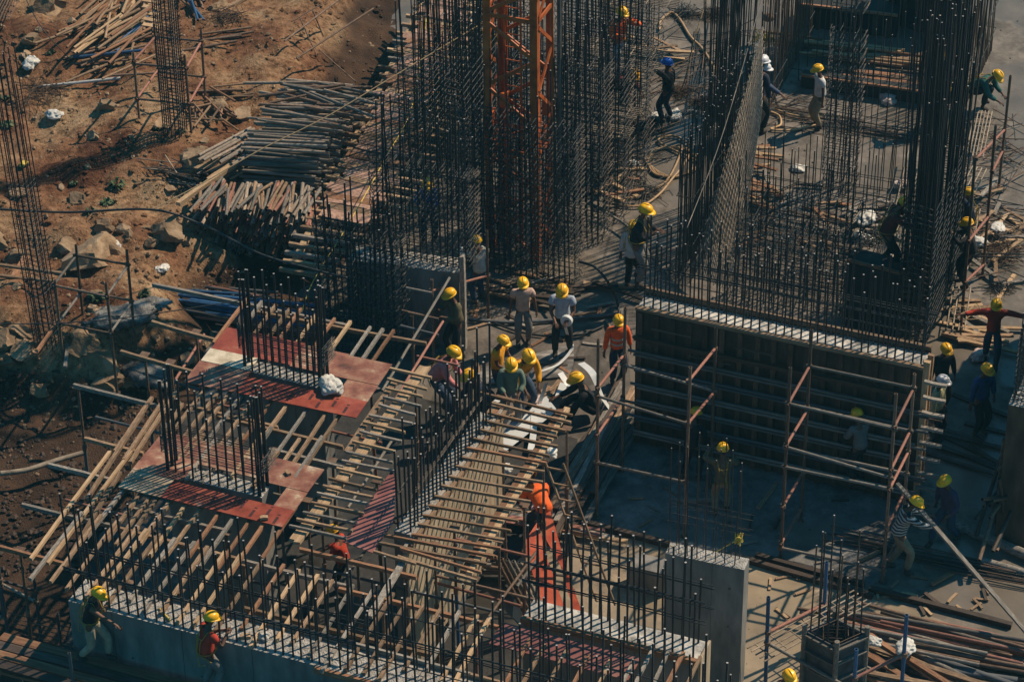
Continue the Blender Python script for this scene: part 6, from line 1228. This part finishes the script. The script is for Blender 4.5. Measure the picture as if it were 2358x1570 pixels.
# bar columns on the left bank
def bar_column(label, px, w_, zt, hc, nlev, lean=(0, 0), ang=-20, r=.012, upper=None, zbase=None, side=5):
    base = PT(*px) if zbase is None else P(*px, zbase); d = hv(ang); n = Vector((-d.y, d.x, 0)); rt = root('bar_column', label, 'bar column', base); ln = Vector((lean[0], lean[1], 0)); k = 0
    for i in range(side):
        for j in range(side):
            if 0 < i < side-1 and 0 < j < side-1: continue
            p = base+d*w_*(i/(side-1)-.5)+n*w_*(j/(side-1)-.5); h = zt*(R_.uniform(.86, 1.02)); q = p+ln*h+Vector((0, 0, h)); rod('vertical_bar', p, q, r, 'rebar', rt, 'cut')
    for l in range(nlev):
        z = .1+(hc-.1)*l/(nlev-1); c = base+ln*z+Vector((0, 0, z)); b = MB(); c4 = [c+d*w_*x+n*w_*y for x, y in ((-.5, -.5), (.5, -.5), (.5, .5), (-.5, .5), (-.5, -.5))]
        for i in range(4): b.tube([c4[i], c4[i+1]], .0065, 4)
        b.tube([c4[1]+d*.02, c4[1]+d*.06+Vector((0, 0, .06))], .006, 4); b.tube([c4[2], c4[2]+d*.06+Vector((0, 0, .06))], .006, 4); b.tube([(c4[0]+c4[1])/2, (c4[2]+c4[3])/2], .005, 4); b.make('stirrup', M['tie'], rt)
    return rt
bar_column('square dark bar column inside the rusty scaffold on the upper bank', (404, 306), .36, 4.6, 4.5, 54)
bar_column('leaning bar column at the left edge with dense lower half', (112, 790), .38, 6.4, 3.6, 34, lean=(-.040, 0), r=.011, side=4)
# top-left slanting bar mat and concrete board
ladder('bar_grid', PT(0, 70)+Vector((0, 0, .3)), PT(75, -50)+Vector((0, 0, .6)), AD*.5, 12, .012, 'rebar_rust', 'dark bar mat in the very top left corner', 'bar grid', 8)
rt = root('slatted_panel', 'tan slatted board leaning behind the upper bar column', 'slatted panel', PT(345, 60))
for k in range(7): c = P(347, 60-14*k, 1.5); plank('slat', c-AD*.19, c+AD*.19, .13, .03, 'wood_pale', rt)
for s_ in (-1, 1): plank('batten', P(347, 72, 1.47)+AD*.16*s_, P(347, -35, 1.47)+AD*.16*s_, .05, .04, 'wood', rt)
# pipes and railing frame at top (660-850, 0-150)
fr_ = [(683, 135, 860, 20), (655, 95, 800, -15), (672, 50, 740, 10), (735, 115, 820, 190), (720, 25, 745, 85), (690, 40, 730, 130)]
for k, (x1, y1, x2, y2) in enumerate(fr_): tag(rod('thin_pipe', P(x1, y1, 1.5), P(x2, y2, 1.5 if k < 3 else .9), .022 if k < 2 else .014, 'pipe'), 'rusty thin pipe of the frame above the stacked grey pipes', 'pipe', 'thin pipes above the grey stack')
tag(plank('timber', PT(505, 32)+Vector((0, 0, .05)), PT(580, -5)+Vector((0, 0, .1)), .1, .06, 'wood'), 'timber lying at the top of the bare path', 'timber')
for k, (x1, y1, x2, y2, z, m_, lb) in enumerate([(0, 690, 60, 590, 1.2, 'wood_red', 'reddish wide board leaning at the left edge'), (0, 680, 45, 640, 1.0, 'wood_pale', 'pale timber below the reddish board at the left edge'), (0, 610, 150, 630, 1.6, 'wood', 'timber rail crossing the leaning bar column'), (0, 635, 140, 648, 1.3, 'wood', 'lower timber rail crossing the leaning bar column'), (80, 815, 130, 745, 1.5, 'pipe_red', 'pinkish pole slanting at the foot of the leaning bar column'), (150, 845, 160, 770, 1.0, 'wood_grey', 'grey pointed board standing by the scaffold foot')]):
    o = plank('timber', P(x1, y1, z), P(x2, y2, z), .12 if k == 0 else .06, .05, m_ if m_ != 'pipe_red' else 'wood_red'); tag(o, lb, 'timber')
# weeds
def weed(px, py, s, label, seed):
    rr = random.Random(seed); c = PT(px, py); b = MB(); V = [c+Vector((0, 0, -.01))]; F = []
    for k in range(60):
        a_ = rr.uniform(0, 6.28); l_ = s*rr.uniform(.25, 1.0); h_ = l_*rr.uniform(.1, .7); d_ = Vector((math.cos(a_), math.sin(a_)*.8, 0)); sd = Vector((-d_.y, d_.x, 0)); w_ = rr.uniform(.02, .045); n = len(V)
        V += [c+d_*l_*.55+sd*w_+Vector((0, 0, h_)), c+d_*l_+Vector((0, 0, h_*rr.uniform(.3, .9))), c+d_*l_*.55-sd*w_+Vector((0, 0, h_))]; F.append((0, n, n+1, n+2))
    b.add(V, F); tag(b.make('weed', M['leaf']), label, 'weed')
for k, (x, y, s_, lb) in enumerate([(270, 430, .35, 'green weeds on the slope above the black cable'), (245, 470, .28, 'green weeds just above the black cable'), (225, 690, .32, 'green weeds between the two bay scaffold posts'), (330, 680, .28, 'green weeds behind the scaffold right post'), (365, 300, .26, 'weeds left of the upper bar column foot'), (415, 305, .2, 'weeds right of the upper bar column foot'), (15, 290, .28, 'weeds at the left edge of the upper bank'), (10, 230, .2, 'small weeds at the left edge near the top'), (170, 425, .16, 'small green plant on the slope'), (118, 125, .2, 'low weeds beside the tan pole heap'), (210, 490, .25, 'weeds under the black cable')]): weed(x, y, s_*.7, lb, k)
# horse/trestle boards near pier, yard details
for k, (x1, y1, x2, y2, z, m_, lb) in enumerate([(1745, 1170, 1790, 1110, .05, 'wood', 'short board lying at the foot of the formwork'), (1560, 1150, 1640, 1150, .1, 'wood_grey', 'grey board at the feet of the harnessed worker'), (1980, 1290, 2040, 1260, .05, 'wood', 'small board under the scaffold right end'), (2145, 1345, 2195, 1318, .05, 'wood_red', 'red brown board on the floor below the carried timber'), (2130, 1365, 2170, 1395, .05, 'wood_dark', 'dark board on the floor above the rusty pipes')]):
    tag(plank('board', P(x1, y1, z), P(x2, y2, z), .07, .04, m_), lb, 'board')

for k in range(9):
    A_ = P(20+6*k, 1410+12*k, .9); tag(rod('reinforcing_bar', A_, A_+AD*1.25, .009, 'rebar_rust'), 'thin bar of the flat mat at the bottom left left of the near wall', 'bar', 'flat mat bars at bottom left')

pile('timber_offcut', [(1430, 1040), (2080, 1170), (2000, 1330), (1400, 1190)], .02, .04, 0, .35, 18, .018, ['wood', 'wood_grey', 'wood_dark'], 'small offcut lying on the shaded yard floor', 'offcuts on the yard floor', 'offcut', jit=90, fn=plank)
pile('timber_offcut', [(1750, 1320), (2330, 1300), (2300, 1400), (1800, 1420)], .02, .04, 0, .3, 24, .02, ['wood', 'wood_pale', 'wood_dark'], 'small offcut on the silty floor by the pipes', 'offcuts on the silty floor', 'offcut', jit=90, fn=plank)
pile('timber_offcut', [(1080, 700), (1440, 700), (1420, 860), (1090, 880)], .02, .05, 0, .5, 30, .024, ['wood', 'wood_grey', 'wood_dark', 'wood_red'], 'offcut on the darkened floor among the centre workers', 'offcuts among the centre workers', 'offcut', jit=90, fn=plank)

tag(plank('trestle_board', P(1925, 1098, .33), P(1995, 1114, .33), .25, .05, 'wood_dark'), 'dark board the worker at the formwork foot stands on', 'board')
pile('mesh_bar', [(1720, 470), (1990, 520), (1990, 680), (1700, 640)], .12, .3, -20, 2.4, 46, .009, ['rebar', 'rebar_rust', 'tie'], 'bar of the loose floor mesh behind the formwork wall, lying along the wall', 'floor mesh bars along the wall', 'bar', jit=3, fn=rod)
pile('mesh_bar', [(1740, 460), (2100, 540), (2080, 680), (1720, 640)], .15, .35, 70, 1.7, 40, .009, ['rebar', 'rebar_rust', 'tie'], 'bar of the loose floor mesh behind the formwork wall, lying across', 'floor mesh bars across', 'bar', jit=5, fn=rod)
pile('mesh_bar', [(1800, 225), (2120, 290), (2110, 330), (1790, 270)], .04, .1, -20, 2.6, 22, .010, ['rebar', 'rebar_rust'], 'bar in the thin bundle crossing the slab near the square bar cage', 'slab bars near the square cage', 'bar', jit=2, fn=rod)
pile('timber_offcut', [(1760, 380), (2100, 440), (2080, 620), (1720, 560)], .03, .2, -10, .7, 30, .026, ['wood', 'wood_dark', 'wood_grey', 'wood_red'], 'offcut in the litter behind the formwork wall', 'offcuts behind the formwork', 'offcut', jit=50, fn=plank)
# ------------------------------------------------------------------ teal haze volume, added to lift the dark tones
hz = MB(); hz.box(Vector((0, 0, -3)), Vector((0, 0, 46)), 900, 900, up=Vector((0, 1, 0))); me = hz.mesh('haze', []); me.materials.clear()
hm = bpy.data.materials.new('added teal haze'); hm.use_nodes = True; t = hm.node_tree; t.nodes.remove(t.nodes['Principled BSDF']); pv = t.nodes.new('ShaderNodeVolumePrincipled')
pv.inputs['Density'].default_value = HAZE_D; pv.inputs['Color'].default_value = (.25, .78, 1, 1); pv.inputs['Anisotropy'].default_value = 0
t.links.new(pv.outputs[0], [n for n in t.nodes if n.type == 'OUTPUT_MATERIAL'][0].inputs['Volume']); me.materials.append(hm); tag(ob('haze', me, Matrix.Identity(4)), kind='stuff')
